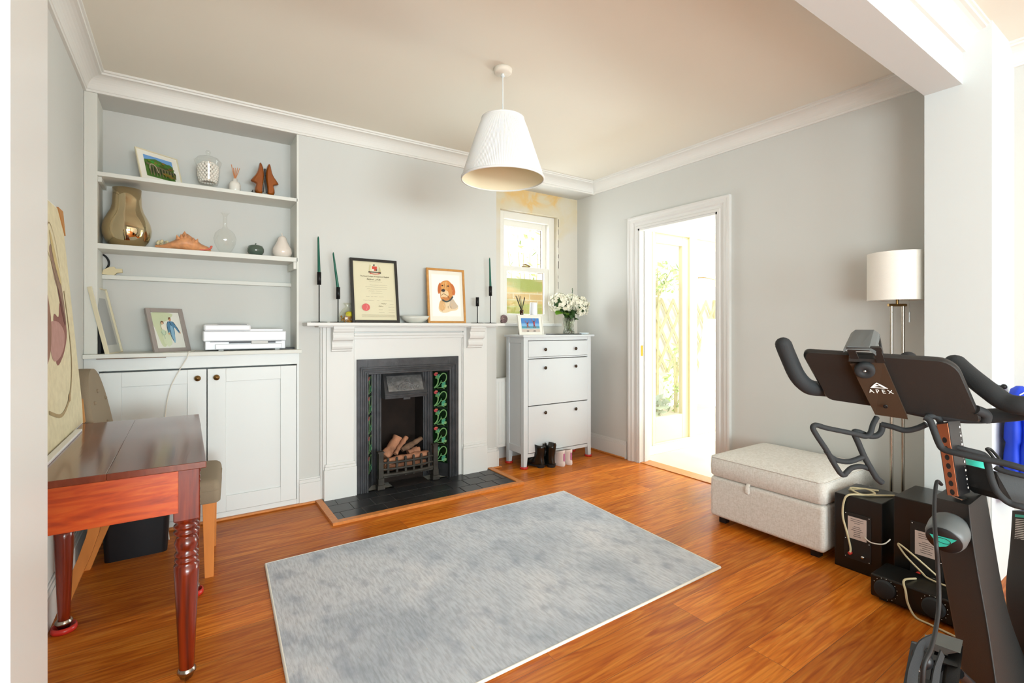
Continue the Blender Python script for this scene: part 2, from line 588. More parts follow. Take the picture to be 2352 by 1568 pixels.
def thing(name, loc, label, cat, group=None):
    o = bpy.data.objects.new(name, None)
    o.empty_display_size = 0.05
    col.objects.link(o)
    o.location = loc
    ORIGIN[o.name] = Vector(loc)
    return tag(o, label, cat, group)
def tag(o, label, cat, group=None):
    o['label'] = label
    o['category'] = cat
    if group:
        o['group'] = group
    return o
def copy_tree(o, dx, parent=None):
    c = o.copy()
    col.objects.link(c)
    ORIGIN[c.name] = ORIGIN[o.name] + Vector(dx)
    if parent is None:
        c.location = o.location + Vector(dx)
    else:
        c.parent = parent
    for ch in list(o.children):
        copy_tree(ch, dx, c)
    return c
def catmull(pts, k=6):
    pts = [Vector(p) for p in pts]
    out = []
    for i in range(len(pts) - 1):
        p0, p1, p2, p3 = pts[max(i - 1, 0)], pts[i], pts[i + 1], pts[min(i + 2, len(pts) - 1)]
        for j in range(k):
            t = j / k
            out.append(0.5 * ((2 * p1) + (p2 - p0) * t + (2 * p0 - 5 * p1 + 4 * p2 - p3) * t * t + (3 * p1 - p0 - 3 * p2 + p3) * t ** 3))
    out.append(pts[-1])
    return out
def text_mesh(name, body, T, size, m, parent, align='CENTER', depth=0.0004):
    cu = bpy.data.curves.new(name, 'FONT')
    cu.body = body
    cu.size = size
    cu.align_x = align
    cu.extrude = depth
    cu.resolution_u = 2
    tmp = bpy.data.objects.new('tmp', cu)
    col.objects.link(tmp)
    bpy.context.view_layer.update()
    dg = bpy.context.evaluated_depsgraph_get()
    me = bpy.data.meshes.new_from_object(tmp.evaluated_get(dg))
    bpy.data.objects.remove(tmp)
    mb = MB(T)
    mb.add([v.co.copy() for v in me.vertices], [tuple(p.vertices) for p in me.polygons])
    return mb.build(name, m, parent)
class Art:                         # flat printed or painted picture, made of coloured patches
    def __init__(self, T, w, h):
        self.b = MB(T); self.w, self.h = w, h; self.c = []; self.k = 0
    def poly(self, c, pts):
        y = -0.00025 * self.k
        self.k += 1
        self.b.add([(x * self.w, y, z * self.h) for x, z in pts], [tuple(range(len(pts)))])
        self.c.append(c)
        return self
    def blob(self, c, pts, k=5):
        n = len(pts)
        out = []
        for i in range(n):
            p0, p1, p2, p3 = pts[i - 1], pts[i], pts[(i + 1) % n], pts[(i + 2) % n]
            for j in range(k):
                t = j / k
                out.append(tuple(0.5 * ((2 * p1[a]) + (p2[a] - p0[a]) * t + (2 * p0[a] - 5 * p1[a] + 4 * p2[a] - p3[a]) * t * t + (3 * p1[a] - p0[a] - 3 * p2[a] + p3[a]) * t ** 3) for a in (0, 1)))
        return self.poly(c, out)
    def rect(self, c, x0, z0, x1, z1):
        return self.poly(c, [(x0, z0), (x1, z0), (x1, z1), (x0, z1)])
    def ell(self, c, cx, cz, rx, rz, n=24, rot=0, jag=0):
        rr = random.Random(int(cx * 1000 + cz * 7777))
        pts = []
        for j in range(n):
            q = 2 * PI * j / n
            k = 1 + jag * (rr.random() - 0.5)
            ex, ez = rx * math.cos(q) * k, rz * math.sin(q) * k
            pts.append((cx + ex * math.cos(rot) - ez * math.sin(rot), cz + ex * math.sin(rot) + ez * math.cos(rot)))
        return self.poly(c, pts)
    def line(self, c, pts, wd, taper=False, smooth=True):
        pp = catmull([(x, 0, z) for x, z in pts], 5) if smooth and len(pts) > 2 else [Vector((x, 0, z)) for x, z in pts]
        n = len(pp)
        L_, R_ = [], []
        for i, p in enumerate(pp):
            t = pp[min(i + 1, n - 1)] - pp[max(i - 1, 0)]
            tx, tz = t.x * self.w, t.z * self.h
            l = math.hypot(tx, tz) or 1
            ww = wd * (1 - (0.75 * i / n if taper else 0)) / 2
            L_.append((p.x - tz / l * ww / self.w, p.z + tx / l * ww / self.h))
            R_.append((p.x + tz / l * ww / self.w, p.z - tx / l * ww / self.h))
        y = -0.00025 * self.k
        self.k += 1
        vs = [(x * self.w, y, z * self.h) for x, z in L_ + R_]
        fs = [(n + i, n + i + 1, i + 1, i) for i in range(n - 1)]
        self.b.add(vs, fs)
        self.c += [c] * len(fs)
        return self
    def build(self, name, m, parent, **k):
        return self.b.build(name, m, parent, col_attr=self.c, **k)

# ================================================================== THE SETTING
S = 'structure'
YB, YA, XR, XL = 3.82, 4.08, 3.61, -0.5       # breast face, alcove wall, right wall, left wall
CEIL, CORN = 2.81, 2.70
YN0, YN1 = 0.785, 0.939                        # the beam between the two rooms
b = MB(); b.box(XL - 0.1, 3.61, -6.3, 4.2, -0.06, 0); b.box(3.6, 3.75, -6.3, 0.93, -0.06, 0)
b.build('floor', 'floor_oak', kind=S)
b = MB(); b.box(XL - 0.1, 3.85, -6.3, 4.2, CEIL, CEIL + 0.08)
b.build('ceiling', 'ceiling', kind=S)
b = MB(); b.box(XL - 0.1, XL, -0.9, 4.2, 0, CEIL); b.box(XL - 0.1, XL, -6.3, -3.3, 0, CEIL); b.box(XL - 0.1, XL, -3.3, -0.9, 0, 0.5); b.box(XL - 0.1, XL, -3.3, -0.9, 2.4, CEIL)
b.build('wall_left', 'wall', kind=S)
b = MB()
FX0, FX1, FZ1 = 1.10, 1.975, 1.045
b.box(0.69, FX0, YB, YA + 0.1, 0, CEIL); b.box(FX1, 2.39, YB, YA + 0.1, 0, CEIL); b.box(FX0, FX1, YB, YA + 0.1, FZ1, CEIL)
b.build('wall_chimney_breast', 'wall', kind=S)
b = MB(); b.box(XL, 0.69, YA, YA + 0.1, 0, CEIL)
b.build('wall_alcove_left', 'wall', kind=S)
WX0, WX1, WZ0, WZ1 = 2.60, 3.33, 1.325, 2.475
b = MB()
b.box(2.39, WX0, YA, YA + 0.22, 0, CEIL); b.box(WX1, XR, YA, YA + 0.22, 0, CEIL)
b.box(WX0, WX1, YA, YA + 0.22, 0, WZ0); b.box(WX0, WX1, YA, YA + 0.22, WZ1, CEIL)
b.build('wall_alcove_right', 'stained_wall', kind=S)
DY0, DY1, DZ = 2.36, 3.20, 2.236
b = MB()
b.box(XR, XR + 0.13, YN1 - 0.2, DY0, 0, CEIL); b.box(XR, XR + 0.13, DY1, YA + 0.2, 0, CEIL); b.box(XR, XR + 0.13, DY0, DY1, DZ, CEIL)
b.build('wall_right', 'wall', kind=S)
b = MB(); b.box(0.69 - 1.13, 0.69, YB, YA, CORN, CEIL); b.box(2.39, XR, YB, YA, CORN, CEIL)
b.build('ceiling_soffit', 'wall', kind=S)
# nibs left and right of the opening, and the beam across
XN = 3.30
b = MB(); b.box(XN, XR + 0.2, 0.675, YN1, 0, CEIL); b.build('wall_nib_right', 'beam_paint', kind=S)
b = MB(); b.box(XL, -0.1615, 0.762, YN1, 0, CEIL); b.build('wall_nib_left', 'white_gloss', kind=S)
b = MB(); b.box(-0.1615, XN, YN0, YN1, 2.54, CEIL); b.build('ceiling_beam', 'beam_paint', kind=S)
# front room behind the camera
b = MB(); b.box(3.73, 3.85, -6.3, 0.70, 0, CEIL); b.build('wall_front_room_right', 'wall', kind=S)
b = MB()
b.box(XL, -0.4, -6.2, -6.08, 0, CEIL); b.box(2.8, 3.73, -6.2, -6.08, 0, CEIL)
b.box(-0.4, 2.8, -6.2, -6.08, 0, 0.5); b.box(-0.4, 2.8, -6.2, -6.08, 2.45, CEIL)
b.build('wall_front', 'wall', kind=S)
w3 = thing('window_3', (1.2, -6.14, 0.5), 'x', 'x'); w3['kind'] = S; del w3['label']; del w3['category']
b = MB()
for x in (-0.4, 0.63, 1.7, 2.74):
    b.box(x, x + 0.06, -6.17, -6.10, 0.5, 2.45)
for z in (0.5, 1.5, 2.39):
    b.box(-0.4, 2.8, -6.16, -6.11, z, z + 0.06)
b.build('window_frame', 'trim_white', w3)

def cornice(name, path_fn, m='cornice'):
    prof = [(0.0, 2.70), (0.014, 2.70), (0.016, 2.712)]
    for i in range(9):
        q = i / 8 * PI / 2
        prof.append((0.02 + 0.072 * (1 - math.cos(q)), 2.714 + 0.072 * math.sin(q)))
    prof += [(0.094, 2.796), (0.104, 2.798), (0.104, 2.812), (0.0, 2.812)]
    b = MB()
    b.loft([[Vector(p) for p in path_fn(d, z)] for d, z in prof + prof[:1]], cap=False, smooth=False, closed=False)
    b.build(name, m, kind=S)
cornice('trim_1', lambda d, z: [(XL + d, YN1, z), (XL + d, YB - d, z), (XR - d, YB - d, z), (XR - d, YN1, z)])
cornice('trim_2', lambda d, z: [(XL + d, -6.08, z), (XL + d, 0.762 - d, z), (-0.16, 0.762 - d, z), (-0.16, YN0 - d, z), (XN, YN0 - d, z)])
cornice('trim_3', lambda d, z: [(3.73 - d, 0.675, z), (3.73 - d, -6.08, z)])
# skirting boards
def skirting(name, runs, h=0.17):
    b = MB()
    for (x0, y0, x1, y1, nx, ny) in runs:
        for d, z0, z1 in ((0.018, 0, h - 0.035), (0.013, h - 0.035, h - 0.012), (0.007, h - 0.012, h)):
            xs = sorted((x0, x1, x0 + nx * d, x1 + nx * d)); ys = sorted((y0, y1, y0 + ny * d, y1 + ny * d))
            b.box(xs[0], xs[-1], ys[0], ys[-1], z0, z1)
    b.build(name, 'trim_white', kind=S, bevel=0.002)
skirting('baseboard_right', [(XR, DY1 + 0.15, XR, YA, -1, 0), (XR, YN1, XR, DY0 - 0.09, -1, 0)])
skirting('baseboard_back', [(2.27, YB, 2.39, YB, 0, -1), (2.39, YB - 0.018, 2.39, YA, 1, 0), (2.39, YA, XR, YA, 0, -1), (0.69, YB, 0.845, YB, 0, -1)], 0.19)
skirting('baseboard_left', [(XL, YN1, XL, YB, 1, 0)])
skirting('baseboard_nib', [(XN, 0.675, XN, YN1, -1, 0), (XN, YN1, XR, YN1, 0, 1)])
b = MB()
b.box(XL + 0.02, 0.80, YB - 0.035, YB - 0.005, 0, 0.016)
b.build('trim_4', 'edging_oak', kind=S, bevel=0.006)
b = MB()
b.box(XR - 0.034, XR - 0.018, DY1 + 0.16, YA - 0.02, 0, 0.016); b.box(2.32, 2.41, 3.785, 3.80, 0, 0.016); b.box(2.41, 2.43, 3.785, YA - 0.02, 0, 0.016)
b.build('trim_5', 'edging_oak', kind=S, bevel=0.005)

# doorway to the conservatory: moulded architrave, lining, latch keep
b = MB()
AW = 0.115
def arch_ring(x, y0, y1, z1):
    return [(x, y0, 0), (x, y0, z1), (x, y1, z1), (x, y1, 0)]
prof = [(0.0, 0.0), (0.018, 0.0), (0.018, 0.02), (0.012, 0.028), (0.012, 0.05), (0.024, 0.062), (0.024, 0.085), (0.032, 0.10), (0.030, AW), (0.0, AW)]
b.loft([[Vector(p) for p in arch_ring(XR - t, DY0 - q, DY1 + q, DZ + q)] for t, q in prof], cap=False, smooth=False, closed=False)
b.build('door_frame', 'trim_white', kind=S)
b = MB()
b.box(XR - 0.012, XR + 0.14, DY1 - 0.02, DY1, 0, DZ); b.box(XR - 0.012, XR + 0.14, DY0, DY0 + 0.02, 0, DZ); b.box(XR - 0.012, XR + 0.14, DY0, DY1, DZ - 0.02, DZ)
b.box(XR + 0.05, XR + 0.09, DY1 - 0.032, DY1 - 0.02, 0, DZ - 0.02); b.box(XR + 0.05, XR + 0.09, DY0 + 0.02, DY0 + 0.032, 0, DZ - 0.02)
dl = b.build('door_1', 'trim_white', kind=S, bevel=0.002)
b = MB(); b.box(XR + 0.008, XR + 0.034, DY1 - 0.023, DY1 - 0.02, 1.02, 1.12)
b.build('latch_keep', 'brass_bright', dl)
b = MB(); b.box(XR, XR + 0.14, DY0, DY1, -0.01, 0.006); b.build('door_threshold', 'edging_oak', kind=S)

# ------------------------------------------------ conservatory seen through the doorway
YG = 3.336
b = MB(); b.box(XR + 0.13, 6.6, 0.9, YG + 0.06, -0.06, 0); b.build('floor_conservatory', 'cons_floor', kind=S)
b = MB(); b.box(XR + 0.13, 3.98, YG, YG + 0.1, 0, 2.6); b.box(XR + 0.13, 6.6, YG, YG + 0.1, 2.33, 2.60)
b.build('wall_conservatory', 'white_gloss', kind=S)
b = MB(); b.box(6.5, 6.6, 0.9, YG, 0, 2.6); b.box(XR + 0.13, 6.6, 0.9, 1.0, 0, 2.6); b.build('wall_conservatory_far', 'white_gloss', kind=S)
b = MB()
for x in (4.0, 4.6, 5.2, 5.8):
    b.box(x, x + 0.05, 1.0, YG, 2.60, 2.66)
b.box(XR + 0.13, 6.6, YG - 0.05, YG + 0.1, 2.58, 2.68)
rf = b.build('ceiling_conservatory', 'cons_paint', kind=S)
b = MB(); b.box(XR + 0.13, 6.5, 1.0, YG, 2.665, 2.672); b.build('glass', 'pane', rf)
b = MB(); b.box(XR + 0.14, 6.5, YG - 0.03, YG, 0, 0.085); b.build('baseboard_conservatory', 'white_gloss', kind=S, bevel=0.004)
def glazed(name, x0, x1, z0, z1, bars, stile=0.1, low=0.26, m='cons_paint'):
    t = thing(name, ((x0 + x1) / 2, YG + 0.03, z0), 'x', 'x'); del t['label']; del t['category']; t['kind'] = S
    b = MB()
    b.box(x0, x0 + 0.03, YG + 0.01, YG + 0.06, z0, z1); b.box(x1 - stile, x1, YG + 0.01, YG + 0.06, z0, z1)
    b.box(x0 + 0.03, x1 - stile, YG + 0.011, YG + 0.059, z0, z0 + low); b.box(x0 + 0.03, x1 - stile, YG + 0.011, YG + 0.059, z1 - 0.1, z1)
    for za, zb in bars:
        b.box(x0 + 0.03, x1 - stile, YG + 0.008, YG + 0.062, za, zb)
    b.build('frame', m, t, bevel=0.004)
    b = MB(); b.box(x0 + 0.02, x1 - 0.02, YG + 0.03, YG + 0.036, z0 + low, z1 - 0.08); b.build('glass', 'pane', t)
    return t
b = MB()
b.box(3.96, 4.0, YG - 0.01, YG + 0.07, 0.10, 2.27); b.box(4.565, 4.69, YG - 0.012, YG + 0.07, 0.10, 2.27); b.box(5.5, 5.55, YG - 0.012, YG + 0.07, 0.10, 2.27)
b.box(3.96, 6.5, YG - 0.014, YG + 0.075, 2.27, 2.35); b.box(3.96, 6.5, YG - 0.014, YG + 0.08, 0.086, 0.10)
b.build('trim_6', 'cons_paint', kind=S, bevel=0.003)
glazed('door_2', 4.0, 4.565, 0.10, 2.27, [], 0.10, 0.26)
g2 = glazed('window_2', 4.69, 5.5, 0.10, 2.27, [(1.76, 1.88)], 0.06, 0.26)
b = MB(); b.tube([(4.72, YG - 0.008, 1.84), (4.80, YG - 0.02, 1.845), (5.02, YG - 0.015, 1.83)], [0.006, 0.008, 0.005], 8)
b.build('stay', 'brass', g2)
glazed('window_4', 5.55, 6.45, 0.10, 2.27, [(1.76, 1.88)], 0.06, 0.26)
sw = thing('light_switch', (3.90, YG - 0.001, 1.46), 'white double light switch on the wall just inside the conservatory', 'switch')
b = MB(); b.box(3.86, 3.94, YG - 0.012, YG, 1.42, 1.50); b.build('plate', 'white_gloss', sw, bevel=0.003)
for x in (3.883, 3.917):
    b = MB(); b.box(x - 0.007, x + 0.007, YG - 0.016, YG - 0.012, 1.445, 1.475); b.build('rocker', 'printer_grey', sw)

# ------------------------------------------------ garden
b = MB(); b.box(-2, 14, YA + 0.3, 12, -0.4, -0.3); b.box(6.7, 14, -2, YA + 0.4, -0.4, -0.3); b.build('ground', 'paving', kind=S)
b = MB(); b.box(2.0, 5.3, 6.0, 6.2, -0.3, 2.02); b.build('garden_wall_brick', 'garden_brick', kind=S)
b = MB(); b.box(5.3, 13, 6.4, 6.6, -0.3, 3.2); b.build('garden_wall', 'garden_wall', kind=S)
t = thing('trellis', (7.2, 6.3, -0.3), 'pale timber diamond trellis against the white garden wall', 'trellis')
b = MB()
TX0, TX1, TZ0, TZ1 = 5.8, 9.6, 0.40, 1.85
def clipbar(b, x0, z0, dx, y):
    pts = []
    L_ = 4
    ts = [0.0]
    a, c = Vector((x0, 0, z0)), Vector((dx, 0, 1)).normalized()
    lo, hi = -9, 9
    for o_, d_, mn, mx in ((a.x, c.x, TX0, TX1), (a.z, c.z, TZ0, TZ1)):
        t1, t2 = (mn - o_) / d_, (mx - o_) / d_
        lo, hi = max(lo, min(t1, t2)), min(hi, max(t1, t2))
    if hi - lo > 0.05:
        p, q = a + c * lo, a + c * hi
        n = Vector((-c.z, 0, c.x)) * 0.03
        b.prism([(p.x + n.x, y, p.z + n.z), (p.x - n.x, y, p.z - n.z), (q.x - n.x, y, q.z - n.z), (q.x + n.x, y, q.z + n.z)], (0, 0.016, 0))
for i in range(-8, 22):
    clipbar(b, TX0 + i * 0.36, TZ0, 0.62, 6.30)
b.build('slats', 'trellis_wood', t)
for x in (TX0, (TX0 + TX1) / 2, TX1):
    b = MB(); b.box(x - 0.03, x + 0.03, 6.34, 6.39, -0.3, TZ1 + 0.03); b.build('post', 'trellis_wood', t)
b = MB()
for i in range(-8, 22):
    clipbar(b, TX0 + i * 0.36, TZ0, -0.62, 6.32)
b.build('crossing_slats', 'trellis_wood', t)
def bush(name, label, c, r, n, m, sz=0.09, flat=1.0, seed=1, cat='bush', root=None):
    rr = random.Random(seed)
    t = thing(name, (c[0], c[1], c[2] - r * flat), label, cat)
    b = MB()
    for i in range(n):
        while True:
            p = Vector((rr.uniform(-1, 1), rr.uniform(-1, 1), rr.uniform(-1, 1)))
            if p.length < 1:
                break
        p = Vector((c[0] + p.x * r, c[1] + p.y * r * 0.4, c[2] + p.z * r * flat))
        d = Vector((rr.uniform(-1, 1), rr.uniform(-1, 1), rr.uniform(-1, 1))).normalized()
        e = d.orthogonal().normalized()
        s = sz * rr.uniform(0.5, 1.2)
        b.add([p - d * s, p + e * s * 0.45, p + d * s, p - e * s * 0.45], [(0, 1, 2, 3)])
    b.build('foliage', m, t)
    b = MB()
    for i in range(5):
        q = rr.uniform(-1, 1)
        b.tube([(c[0] + q * 0.1, c[1], c[2] - r * flat), (c[0] + q * r * 0.5, c[1], c[2]), (c[0] + q * r * 0.8, c[1], c[2] + r * flat * 0.6)], [0.02, 0.012, 0.006], 6)
    if root is not None:
        b.tube([(c[0], c[1], root), (c[0] + 0.05, c[1], c[2] - r * flat + 0.1)], 0.018, 6)
    b.build('branches', 'trellis_wood', t)
bush('climbing_plant', 'pale green climber growing over the top of the trellis', (7.2, 5.95, 2.2), 0.8, 260, 'garden_leaf', 0.08, 0.4, 3, 'plant', -0.3)
bush('garden_shrub', 'yellow green shrub in front of the trellis beyond the glazed door', (7.6, 5.85, 0.35), 0.35, 110, 'garden_leaf', 0.07, 1.85, 4, 'shrub')
bush('garden_shrub', 'low pale shrub at the foot of the white garden wall', (6.6, 5.7, -0.1), 0.6, 240, 'garden_leaf_grey', 0.09, 0.35, 5, 'shrub')
bush('garden_tree', 'light green tree behind the brick garden wall outside the small sash window', (5.3, 7.3, 1.55), 0.8, 300, 'garden_leaf', 0.08, 2.3, 6, 'tree')

# ------------------------------------------------ sash window in the right alcove
w = thing('window_1', ((WX0 + WX1) / 2, YA + 0.1, WZ0), 'x', 'x'); del w['label']; del w['category']; w['kind'] = S
wx0, wx1 = 2.67, 3.27
b = MB()
b.box(WX0, wx0 + 0.01, YA + 0.06, YA + 0.18, WZ0, WZ1); b.box(wx1 - 0.01, WX1, YA + 0.06, YA + 0.18, WZ0, WZ1)
b.box(wx0 + 0.01, wx1 - 0.01, YA + 0.061, YA + 0.179, 2.40, WZ1); b.box(wx0 + 0.01, wx1 - 0.01, YA + 0.061, YA + 0.179, WZ0, WZ0 + 0.04)
b.build('window_frame', 'upvc', w, bevel=0.003)
def sash(name, x0, x1, z0, z1, y, st, tr, brl):
    b = MB()
    b.box(x0, x0 + st, y, y + 0.035, z0, z1); b.box(x1 - st, x1, y, y + 0.035, z0, z1)
    b.box(x0 + st, x1 - st, y + 0.0005, y + 0.0345, z0, z0 + brl); b.box(x0 + st, x1 - st, y + 0.0005, y + 0.0345, z1 - tr, z1)
    s = b.build(name, 'upvc', w, bevel=0.003)
    b = MB()
    g = 0.004
    b.box(x0 + st - g, x0 + st, y + 0.02, y + 0.034, z0 + brl, z1 - tr); b.box(x1 - st, x1 - st + g, y + 0.02, y + 0.034, z0 + brl, z1 - tr)
    b.box(x0 + st, x1 - st, y + 0.02, y + 0.034, z1 - tr - g, z1 - tr)
    b.build('glazing_bead', 'brass', s)
    b = MB(); b.box(x0 + st, x1 - st, y + 0.015, y + 0.019, z0 + brl, z1 - tr); b.build('glass', 'pane', s)
    return s
sash('upper_sash', wx0, wx1, 1.87, 2.41, YA + 0.125, 0.055, 0.07, 0.05)
ls = sash('lower_sash', wx0, wx1, 1.36, 1.925, YA + 0.08, 0.06, 0.05, 0.075)
b = MB(); b.box(2.92, 3.02, YA + 0.085, YA + 0.11, 1.925, 1.935); b.tube([(2.93, YA + 0.09, 1.945), (2.97, YA + 0.09, 1.952), (3.03, YA + 0.085, 1.935)], [0.006, 0.009, 0.004], 8)
b.build('sash_latch', 'brass', ls)
b = MB(); b.box(2.42, 3.36, YA - 0.035, YA + 0.07, 1.305, 1.335)
b.build('window_sill', 'trim_white', kind=S, bevel=0.005)
# cracked plaster line beside the window reveal
b = MB(); rr = random.Random(4)
z = 1.55
while z < 2.45:
    l = rr.uniform(0.02, 0.09)
    x = 3.335 + rr.uniform(-0.003, 0.003)
    b.box(x, x + rr.uniform(0.003, 0.007), YA - 0.002, YA + 0.001, z, z + l)
    z += l + rr.uniform(0.02, 0.08)
b.build('trim_7', 'dark_gap', kind=S)

# ================================================================== LEFT ALCOVE JOINERY
bc = thing('alcove_bookcase', (0.1, YB, 1.135), 'white painted shelves built into the alcove left of the fireplace', 'bookcase')
b = MB(); b.box(XL + 0.001, -0.437, YB - 0.005, YB + 0.02, 1.135, 2.70); b.build('stile', 'shelf_paint', bc, bevel=0.002)
b = MB(); b.box(-0.452, -0.44, YB + 0.02, YA, 1.135, 2.70); b.build('side_panel', 'shelf_paint', bc)
b = MB(); b.box(0.676, 0.69, YB, YA, 1.135, 2.70); b.build('side_panel', 'shelf_paint', bc)
for z, th in ((2.235, 0.025), (1.803, 0.032)):
    b = MB(); b.box(-0.440, 0.682, YB, YA, z - th, z); b.build('shelf', 'shelf_paint', bc, bevel=0.002)
b = MB(); b.box(-0.44, 0.676, YA - 0.045, YA, 1.605, 1.632); b.build('batten', 'shelf_paint', bc, bevel=0.002)
b = MB(); b.box(0.655, 0.676, YB + 0.01, YA, 1.72, 1.771); b.build('shelf_bearer', 'shelf_paint', bc, bevel=0.002)
b = MB(); b.box(-0.44, -0.42, YB + 0.03, YA, 2.18, 2.21); b.build('shelf_bearer', 'shelf_paint', bc, bevel=0.002)

cb = thing('alcove_cupboard', (0.1, YB, 0), 'white two-door panelled cupboard built in below the alcove shelves', 'cupboard')
b = MB(); b.box(XL + 0.001, 0.70, 3.765, YA - 0.002, 1.110, 1.135); b.build('countertop', 'shelf_paint', cb, bevel=0.003)
b = MB()
b.box(XL + 0.001, 0.69, YB - 0.012, YA - .002, 1.03, 1.110); b.box(XL + 0.001, -0.43, YB - 0.012, YA - .002, 0, 1.03)
b.box(0.675, 0.689, YB - 0.012, YA - .002, 0, 1.03); b.box(-0.43, 0.675, YB - 0.008, YA, 0, 0.05); b.box(-0.43, 0.675, YA - 0.01, YA, 0.05, 1.03)
b.build('carcass', 'joinery', cb, bevel=0.0015)
for k, (x0, x1) in enumerate(((-0.427, 0.118), (0.124, 0.670))):
    yf = YB - 0.022
    st = 0.105
    b = MB()
    b.box(x0, x0 + st, yf, yf + 0.022, 0.055, 1.02); b.box(x1 - st, x1, yf, yf + 0.022, 0.055, 1.02)
    b.box(x0 + st, x1 - st, yf, yf + 0.022, 0.055, 0.055 + st); b.box(x0 + st, x1 - st, yf, yf + 0.022, 0.93, 1.02)
    b.box(x0 + st, x1 - st, yf + 0.008, yf + 0.02, 0.055 + st, 0.93)
    d = b.build('door', 'joinery', cb, bevel=0.002)
    b = MB(); kx = (x1 - 0.05) if k == 0 else (x0 + 0.05)
    b.lathe([(0.006, 0), (0.006, 0.012), (0.017, 0.018), (0.019, 0.024), (0.015, 0.031), (0.0, 0.033)], (kx, yf, 0.963), 20, axis=(0, -1, 0))
    b.build('knob', 'brass', d)
# worn strip of bare timber under the worktop edge
b = MB(); b.box(-0.44, -0.10, 3.795, 3.808, 1.104, 1.110); b.build('worn_edge', 'log_dark', cb)

# ================================================================== FIREPLACE
fs = thing('fireplace_surround', (1.55, YB, 0), 'white painted timber mantelpiece with corbels around the black iron grate', 'mantelpiece')
MZ = 1.330
b = MB(); b.box(0.714, 2.378, 3.655, YB, MZ - 0.025, MZ); b.box(0.80, 2.33, 3.70, YB, MZ - 0.035, MZ - 0.025)
b.build('mantel_shelf', 'trim_white', fs, bevel=0.004)
PY = 3.775
for x0, x1, px0, px1 in ((0.875, 1.075, 0.853, 1.093), (2.022, 2.24, 2.012, 2.257)):
    b = MB(); b.box(x0, x1, PY, YB, 0.27, MZ - 0.03); b.build('pilaster', 'trim_white', fs, bevel=0.002)
    b = MB()
    b.box(px0, px1, PY - 0.018, YB, 0, 0.235); b.box(px0 + .004, px1 - .004, PY - 0.013, YB, 0.235, 0.255); b.box(px0 + .01, px1 - .01, PY - 0.007, YB, 0.255, 0.275)
    b.build('plinth', 'trim_white', fs, bevel=0.003)
b = MB(); b.box(0.848, 0.875, PY + 0.012, YB, 0.02, MZ - 0.03); b.box(0.835, 0.848, PY + 0.025, YB, 0.02, MZ - 0.03)
b.build('side_moulding', 'trim_white', fs, bevel=0.003)
b = MB(); b.box(2.24, 2.27, PY + 0.012, YB, 0.02, MZ - 0.03); b.build('side_moulding', 'trim_white', fs, bevel=0.003)
b = MB(); b.box(1.075, 2.022, 3.792, YB, FZ1, MZ - 0.03); b.box(1.075, FX0, 3.792, YB, 0, FZ1); b.box(FX1, 2.022, 3.792, YB, 0, FZ1)
b.build('frieze', 'trim_white', fs, bevel=0.001)
b = MB(); b.box(1.075, 2.022, 3.770, 3.792, 1.228, 1.252); b.box(1.075, 2.022, 3.778, 3.792, 1.205, 1.228); b.box(1.075, 2.022, 3.762, 3.792, 1.262, 1.30)
b.build('frieze_moulding', 'trim_white', fs, bevel=0.004)
b = MB(); b.box(2.010, 2.021, 3.782, 3.792, 0.0, 1.2); b.build('inner_bead', 'trim_white', fs, bevel=0.003)
b = MB(); b.box(1.078, 1.09, 3.785, 3.792, 0.27, 1.2); b.build('inner_bead', 'trim_white', fs, bevel=0.003)
def corbel(x0, x1):
    pr = [(3.775, 1.305), (3.69, 1.305), (3.69, 1.285), (3.695, 1.28), (3.70, 1.262), (3.705, 1.26)]
    for i in range(7):
        q = i / 6 * PI
        pr.append((3.712 - 0.008 * math.sin(q), 1.255 - 0.055 * i / 6))
    pr += [(3.725, 1.198), (3.738, 1.19), (3.742, 1.178), (3.738, 1.165), (3.738, 1.15), (3.745, 1.135), (3.755, 1.128), (3.755, 1.118), (3.775, 1.112)]
    b = MB()
    b.prism([(x0, y, z) for y, z in pr], (x1 - x0, 0, 0))
    b.build('corbel', 'trim_white', fs, bevel=0.0015)
corbel(0.905, 1.055); corbel(2.052, 2.2)

gi = thing('fireplace_insert', (1.54, 3.80, 0), 'black cast iron fireplace insert with floral tiled cheeks and relief hood', 'fireplace')
FY = 3.775
b = MB()
b.box(FX0, 1.183, FY, FY + 0.03, 0, FZ1); b.box(1.885, FX1, FY, FY + 0.03, 0, FZ1); b.box(1.183, 1.885, FY, FY + 0.03, 0.925, FZ1)
def ring3(x0, x1, z1, y0, y1, w_):
    b.box(x0, x0 + w_, y0, y1, 0, z1); b.box(x1 - w_, x1, y0, y1, 0, z1); b.box(x0 + w_, x1 - w_, y0, y1, z1 - w_, z1)
ring3(1.122, 1.952, 0.985, FY - 0.012, FY, 0.012)
ring3(1.142, 1.928, 0.968, FY - 0.008, FY, 0.008)
ring3(1.155, 1.915, 0.955, FY - 0.008, FY, 0.006)
ring3(1.172, 1.897, 0.940, FY - 0.012, FY, 0.012)
b.build('frame', 'cast_iron', gi, bevel=0.002)
BY = 3.935       # back plate
cx0, cx1 = 1.262, 1.802
b = MB()         # back plate with arched opening, columns and cheeks backing
b.box(cx0 - 0.02, 1.345, BY, BY + 0.02, 0, 0.94); b.box(1.715, cx1 + 0.02, BY, BY + 0.02, 0, 0.94); b.box(1.345, 1.715, BY, BY + 0.02, 0.78, 0.94)
for x in (1.275, 1.30, 1.325, 1.725, 1.75, 1.775):
    b.box(x, x + 0.012, BY - 0.012, BY, 0.03, 0.93)
b.box(1.183, 1.885, FY + 0.02, BY + 0.02, 0.925, 0.945)
b.build('back_plate', 'cast_iron', gi, bevel=0.002)
